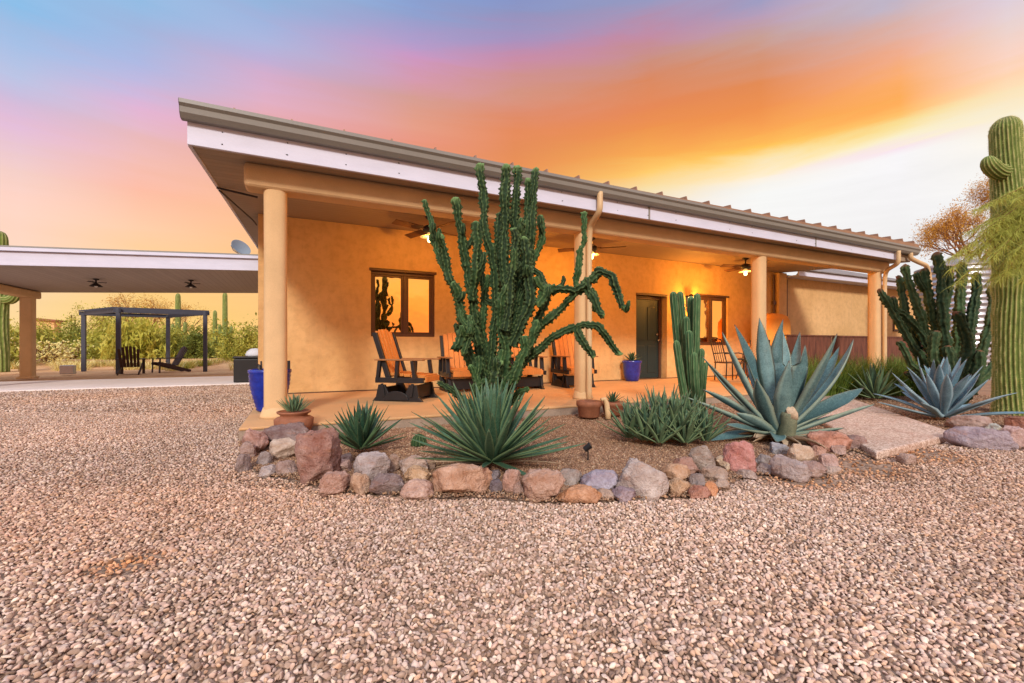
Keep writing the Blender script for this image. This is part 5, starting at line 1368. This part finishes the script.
specs = [ # px, py_base, Z, halfwidth px, height px, material, kind label
 (8, 366, 24, 22, 34, 'leaf_dark', 'dark green desert shrub at the left edge behind the carport post'),
 (52, 366, 27, 22, 46, 'leaf_green', 'green desert shrub behind the pale cholla, right of the carport post'),
 (78, 366, 30, 18, 42, 'leaf_dark', 'dark olive desert shrub behind the left pergola post'),
 (104, 368, 26, 20, 52, 'leaf_yellow', 'tall yellow-green shrub between the two left pergola posts'),
 (140, 366, 23, 26, 52, 'leaf_yellow', 'feathery yellow-green palo verde behind the two garden chairs'),
 (172, 366, 26, 18, 42, 'leaf_green', 'green shrub behind the rear pergola post'),
 (196, 364, 24, 16, 40, 'leaf_dark', 'dark green shrub in front of the two slim saguaros'),
 (240, 364, 24, 20, 44, 'leaf_green', 'green shrub right of the slim saguaros, beside the black bin'),
 (222, 362, 33, 18, 38, 'leaf_yellow', 'yellow-green shrub behind the slim saguaros'),
 (30, 360, 34, 24, 40, 'leaf_yellow', 'yellow-green shrub far behind the carport post'),
 (262, 362, 30, 16, 40, 'leaf_dark', 'dark shrub mostly hidden behind the house corner'),
 (160, 358, 34, 22, 40, 'leaf_green', 'round green shrub far behind the pergola roof'),
 (122, 358, 36, 20, 44, 'leaf_dark', 'dark green shrub far behind the nearest pergola post'),
 (-22, 364, 26, 24, 44, 'leaf_green', 'green shrub just beyond the left edge'),
 (285, 360, 34, 20, 40, 'leaf_green', 'green shrub hidden behind the house wall'),
]
for i, (px, py, Z, hw, hp, m_, lab) in enumerate(specs):
    q = V(px, py, Z); r = hw*Z/F; h = (hp)*Z/F
    feather = 'palo verde' in lab
    bush('desert_shrub', lab, 'shrub', (q.x, q.y, 0), (r, r, h*.85), m_, 100+i, 5600, .10 if feather else .075, 'desert shrubs beyond the driveway', 34, .2, 1.2 if feather else .2)
# pale cholla
for i, (px, py, Z, hw, hp) in enumerate([(14, 370, 21.5, 22, 34), (48, 368, 20.5, 20, 30), (72, 364, 24, 14, 26), (96, 362, 25, 10, 20)]):
    q = V(px, py, Z); r = hw*Z/F; h = hp*Z/F
    t = thing('cholla', ['pale yellow cholla at the far left edge', 'pale yellow cholla right of the carport post', 'pale yellow cholla just left of the left pergola post', 'small pale cholla between the pergola posts'][i], 'cactus', (q.x, q.y, 0), 0, 'pale chollas')
    rg_ = random.Random(i+60); mb = MB(); mb.c = []
    for k in range(120):
        a_ = rg_.uniform(0, 2*PI); f = rg_.uniform(.1, 1)**.5; z = h*rg_.uniform(.25, 1)*(1-.35*f*f)
        p0 = Vector((math.cos(a_)*r*f, math.sin(a_)*r*f, z)); dd = Vector((rg_.uniform(-1, 1), rg_.uniform(-1, 1), rg_.uniform(-.2, 1))).normalized()*rg_.uniform(.10, .18)
        nb = len(mb.v); mb.tube([p0, p0+dd*.3, p0+dd*.8, p0+dd], [.02, .042, .04, .012], 6); mb.c += [(0, 0, rg_.random())]*(len(mb.v)-nb)
    mb.build('joints', 'cholla', t, smooth=True, kind='stuff')
    vs, fs, cs = leafcloud((0, 0, .1), (r, r, h*.7), 20, 900, .05, 70+i); npmesh('spines', vs, fs, cs, 'cholla', False, t, 4)
    stems((0, 0, 0), (r, r, h), 12, i, .04).build('branches', 'bark', t)
# far scrub: one mass
def scrub():
    rs = np.random.RandomState(5); V_, F_, C_ = [], [], []; o = 0
    for i in range(240):
        az = R(rs.uniform(-40, 6)) if i < 190 else R(rs.uniform(60, 95)); d_ = rs.uniform(30, 75); x = d_*math.sin(az); y = d_*math.cos(az)
        if y < 26: continue
        vs, fs, cs = leafcloud((x, y, 0), (rs.uniform(1.0, 2.4), rs.uniform(1.0, 2.4), rs.uniform(1.2, 2.5)), 14, 420, .15, i+500, .25)
        V_.append(vs); F_.append(fs+o); C_.append(cs); o += len(vs)
    ob = npmesh('desert_scrub', np.concatenate(V_), np.concatenate(F_), np.concatenate(C_), 'leaf_green', False, None, 4)
    tag(ob, 'far band of green and yellow desert scrub along the horizon on the left', 'scrub', None, 'stuff')
scrub()
# slim saguaros on the left
def slim(label, px, Z, ytop, rpx, armsl=()):
    b_ = V(px, 360, Z); b_.z = 0; t_ = V(px, ytop, Z); t = thing('saguaro', label, 'saguaro', (b_.x, b_.y, 0), 0, 'slim saguaros in the desert left of the house')
    mb = MB(); mb.c = []; Ht = t_.z; r = rpx*Z/F
    cactus_arm(mb, [(0, 0, 0), (0, 0, Ht*.5), (0, 0, Ht)], r, 12, .2, .03, .1, .12, .85, .6, wob=.01, seed=px, tipcap=1.5); mb.build('trunk', 'saguaro', t, smooth=True)
    rt = Vector((CB, -SB, 0))
    for s_, z0, dx, z1 in armsl:
        a_ = MB(); a_.c = []; z0 *= Ht; z1 *= Ht; dx = dx*Z/F
        cactus_arm(a_, [Vector((0, 0, z0)), rt*s_*dx*.6+Vector((0, 0, z0-.05)), rt*s_*dx+Vector((0, 0, z0+.2*dx)), rt*s_*dx+Vector((0, 0, z1))], r*.75, 10, .2, .03, .1, .08, .85, .4, wob=.01, seed=px+s_, tipcap=1.5)
        a_.build('arm', 'saguaro', t, smooth=True)
    return t
slim('slim tall saguaro rising behind the pergola, with short side arms near its middle', 178, 30, 293, 2.6, [(1, .42, 7, .58), (-1, .40, 5, .55)])
slim('short plain slim saguaro without arms, left of the tallest slim one', 215, 29, 310, 2.1)
slim('tallest slim saguaro right of the pergola, with curved arms low on the trunk', 225, 28, 292, 2.5, [(1, .42, 6, .52), (-1, .42, 5, .54)])
slim('saguaro whose round tip shows above the carport roof at the left edge', 1, 17, 231, 6.2, [(1, .52, 15, .60)])
# little hut roof and utility pole
HT = thing('distant_shed', 'tiny orange-roofed shed among the shrubs far left', 'shed', tuple(V(48, 362, 60)*1.0)); HT.location.z = 0
MB().box(-1.0, 1.0, -1.0, 1.0, 0, 4.6).build('wall', 'stucco', HT)
MB().add([(-1.3, -1.3, 4.6), (1.3, -1.3, 4.4), (1.3, 1.3, 4.4), (-1.3, 1.3, 4.6), (-1.3, -1.3, 4.9), (1.3, -1.3, 4.65), (1.3, 1.3, 4.65), (-1.3, 1.3, 4.9)], [(0,3,2,1),(4,5,6,7),(0,1,5,4),(1,2,6,5),(2,3,7,6),(3,0,4,7)]).build('roof', 'terracotta', HT)
UP = thing('utility_pole', 'thin distant pole left of the pergola', 'pole', tuple(V(71.5, 355, 50))); UP.location.z = 0
MB().tube([(0, 0, 0), (0, 0, 4.6)], .07, 6).build('pole', 'bark', UP)

# branching trees
def grow(mb, tips, p, d, l, r, depth, rg_, spread=.55, grav=0.0):
    pts = [p]; q = p; dd = d
    for k in range(3):
        dd = (dd+Vector((rg_.uniform(-1, 1), rg_.uniform(-1, 1), rg_.uniform(-1, 1)))*.18+Vector((0, 0, grav))).normalized(); q = q+dd*l/3; pts.append(q)
    mb.tube(pts, [r, r*.88, r*.75, r*.62], 6 if r > .02 else 4, False)
    if depth == 0: tips.append((q, dd)); return
    for k in range(rg_.choice((2, 3, 3))):
        nd = (dd+Vector((rg_.uniform(-1, 1), rg_.uniform(-1, 1), rg_.uniform(-.8, 1)))*spread).normalized()
        grow(mb, tips, q if k else pts[2], nd, l*rg_.uniform(.62, .85), r*.6, depth-1, rg_, spread, grav)
def tips_leaves(tips, n, spread, ls, seed):
    rs = np.random.RandomState(seed); T = np.array([t[0][:] for t in tips]); k = rs.randint(0, len(T), n); p = T[k]+rs.normal(size=(n, 3))*spread
    a = rs.normal(size=(n, 3)); a /= np.linalg.norm(a, axis=1)[:, None]; b = np.cross(a, rs.normal(size=(n, 3))); b /= np.linalg.norm(b, axis=1)[:, None]
    s = ls*rs.uniform(.5, 1.4, (n, 1)); vs = np.stack([p-a*s, p+b*s*.35, p+a*s, p-b*s*.35], 1).reshape(-1, 3)
    cs = np.zeros((n*4, 3)); cs[:, 2] = np.repeat(rs.uniform(0, 1, n), 4); return vs, np.arange(n*4).reshape(-1, 4), cs
def tree(label, base, h, r, depth, seed, bark, leaf_m, nl, ls, lspread, spread=.6, n0=4, group=None, lean=(0, 0), name='mesquite_tree', f=.32):
    t = thing(name, label, 'tree', base, 0, group); mb = MB(); tips = []; rg_ = random.Random(seed)
    trunk = [Vector((0, 0, 0)), Vector((.05*h*.2, 0, h*.13)), Vector((0, 0, h*.25))]
    mb.tube(trunk, [r*1.3, r, r*.9], 8, False)
    for k in range(n0):
        a_ = 2*PI*k/n0+rg_.uniform(-.4, .4); d_ = Vector((math.cos(a_)*.8+lean[0], math.sin(a_)*.8+lean[1], rg_.uniform(.5, 1.1))).normalized()
        grow(mb, tips, trunk[2], d_, h*f, r*.65, depth, rg_, spread, .03)
    mb.build('branches', bark, t)
    vs, fs, cs = tips_leaves(tips, nl, lspread, ls, seed); npmesh('crown', vs, fs, cs, leaf_m, False, t, 4)
    return t
q = V(975, 347, 15.5); tree('large mesquite with amber backlit twigs behind the saguaro and the water tank', (q.x, q.y, 0), 14.6, .10, 6, 12, 'amber_twig', 'leaf_amber', 17000, .030, .13, .62, 6, f=.052)
q = V(1058, 347, 16); tree('amber mesquite at the right edge behind the saguaro top', (q.x, q.y, 0), 21, .10, 6, 22, 'amber_twig', 'leaf_amber', 20000, .032, .13, .6, 6, f=.045)
q = V(140, 347, 42); tree('bare orange-brown tree far behind the pergola, left one', (q.x, q.y, 0), 5.6, .12, 4, 31, 'amber_twig', 'leaf_amber', 2500, .07, .25, .6, 5, 'bare orange-brown trees on the horizon')
q = V(166, 347, 46); tree('bare orange-brown tree far behind the pergola, right one', (q.x, q.y, 0), 5.4, .12, 4, 35, 'amber_twig', 'leaf_amber', 2500, .07, .25, .6, 5, 'bare orange-brown trees on the horizon')
q = V(80, 347, 40); tree('small leafy green tree far left of the pergola', (q.x, q.y, 0), 4.2, .1, 4, 41, 'bark', 'leaf_yellow', 3000, .09, .22, .6, 5, None, (0, 0), 'desert_tree')

# feathery palo verde spray in front of the saguaro: trunk out of frame to the right, boughs drooping in
PV = thing('palo_verde', 'feathery yellow-green palo verde with fine drooping twigs hanging across the saguaro', 'tree')
rt = Vector((CB, -SB, 0)); rgp = random.Random(77); bm_ = MB(); Zp = 5.75
root = V(1130, 347, 6.4); root.z = 0
bm_.tube([root, root.lerp(V(1095, 178, 6.2), .4)+Vector((.05, 0, 0)), root.lerp(V(1095, 178, 6.2), .75), V(1095, 178, 6.2)], [.09, .075, .06, .045], 8)
fork = V(1095, 178, 6.2); sv, sf, scs = [], [], []; o_ = 0
bough_ends = [(965, 215), (975, 190), (960, 235), (950, 250), (985, 205), (1000, 215), (1010, 200), (1020, 230), (990, 240), (1005, 255), (970, 260), (1030, 210), (955, 265), (985, 265), (1015, 180), (948, 240), (1000, 180), (1022, 262), (976, 232), (992, 222), (1008, 240), (1018, 250), (998, 262), (968, 240), (1026, 240), (1012, 215), (982, 212), (1020, 196)]
for (x, y) in bough_ends:
    e = V(x, y+20, Zp+rgp.uniform(-.15, .12)); m_ = fork.lerp(e, .55)+Vector((0, 0, .16))
    bm_.tube([fork, fork.lerp(m_, .5)+Vector((0, 0, .03)), m_, m_.lerp(e, .6), e], [.022, .013, .008, .004, .002], 5)
    for k in range(560):
        t_ = rgp.uniform(.35, 1.0); s0 = m_.lerp(e, (t_-.5)/.5) if t_ > .5 else fork.lerp(m_, t_*2)
        d_ = ((e-m_).normalized()*rgp.uniform(.0, 1.0)+Vector((rgp.uniform(-1, 1), rgp.uniform(-1, 1), rgp.uniform(-.9, .5)))).normalized(); ln = rgp.uniform(.07, .2); rv = rgp.random()
        p_ = s0; sd_ = d_.orthogonal().normalized(); w0 = .0024
        for j in range(5):
            q_ = p_; tt = j/4
            sv += [q_-sd_*w0*(1-.7*tt), q_+sd_*w0*(1-.7*tt)]; scs += [(0, tt, rv)]*2
            d_ = (d_+Vector((0, 0, -.24))+Vector((rgp.uniform(-1, 1), rgp.uniform(-1, 1), 0))*.12).normalized(); p_ = p_+d_*ln/4
            if rgp.random() < .9:   # leaflet
                l2 = Vector((rgp.uniform(-1, 1), rgp.uniform(-1, 1), rgp.uniform(-1, .4))).normalized()*.022; b2_ = l2.orthogonal().normalized()*.0035
                LV = len(sv)
        for j in range(4): sf.append((o_+2*j, o_+2*j+1, o_+2*j+3, o_+2*j+2))
        o_ += 10
tw = npmesh('twigs', np.array([v[:] for v in sv]), np.array(sf), np.array(scs), 'feather', False, PV, 4)
bm_.build('branches', 'bark', PV, smooth=True)
rebase(PV, root)

# dry leaf litter and twigs scattered on the gravel and the beds
def litter():
    rs = np.random.RandomState(91); n = 520; V_, C_ = [], []
    for i in range(n):
        Zr = rs.uniform(1.3, 6.5); l_ = rs.uniform(-1.15, 1.15)*Zr; x = Zr*SB+l_*CB; y = Zr*CB-l_*SB
        if i % 2: 
            k = rs.randint(0, len(rock_line)); x = rock_line[k].x+rs.normal()*.22; y = rock_line[k].y+rs.normal()*.22+.1
        if SLABX < x < 13.4 and SLABY < y < 8.6: continue
        a = rs.uniform(0, 2*PI); twig = rs.uniform() < .45; L_ = rs.uniform(.02, .07) if twig else rs.uniform(.008, .018); W_ = .0014 if twig else L_*.4
        d = np.array([math.cos(a), math.sin(a), rs.uniform(-.15, .25)])*L_; w = np.array([-math.sin(a), math.cos(a), rs.uniform(-.3, .3)])*W_; p = np.array([x, y, .03+rs.uniform(0, .006)])
        V_ += [p-d, p+w, p+d, p-w]; C_ += [(0, 0, rs.uniform())]*4
    V_ = np.array(V_); o = npmesh('leaf_litter', V_, np.arange(len(V_)).reshape(-1, 4), np.array(C_), 'dead_leaf', False, None, 4)
    tag(o, 'dry twigs and leaf bits scattered over gravel and rocks', 'leaf litter', None, 'stuff')
litter()

tc_ = []; rr_ = random.Random(17)
for _ in range(95):
    q = V(rr_.uniform(-30, 262), 360, rr_.uniform(17.8, 27)); tc_.append((q.x, q.y, 0.0, rr_.uniform(.15, .5)))
tc_ = [c for c in tc_ if c[1] > 17.0]
tag(strands('dry_grass', tc_, 130, .12, .55, .010, 1.0, 'cholla', 23), 'dry straw-coloured grass tufts on the dirt beyond the driveway', 'grass', None, 'stuff')
gc_ = [(c[0]+.6, c[1]+.8, 0, .35) for c in tc_[::2]]
tag(strands('ground_weeds', gc_, 130, .12, .5, .013, 1.0, 'leaf_green', 29), 'low green weeds on the dirt beyond the driveway', 'weeds', None, 'stuff')
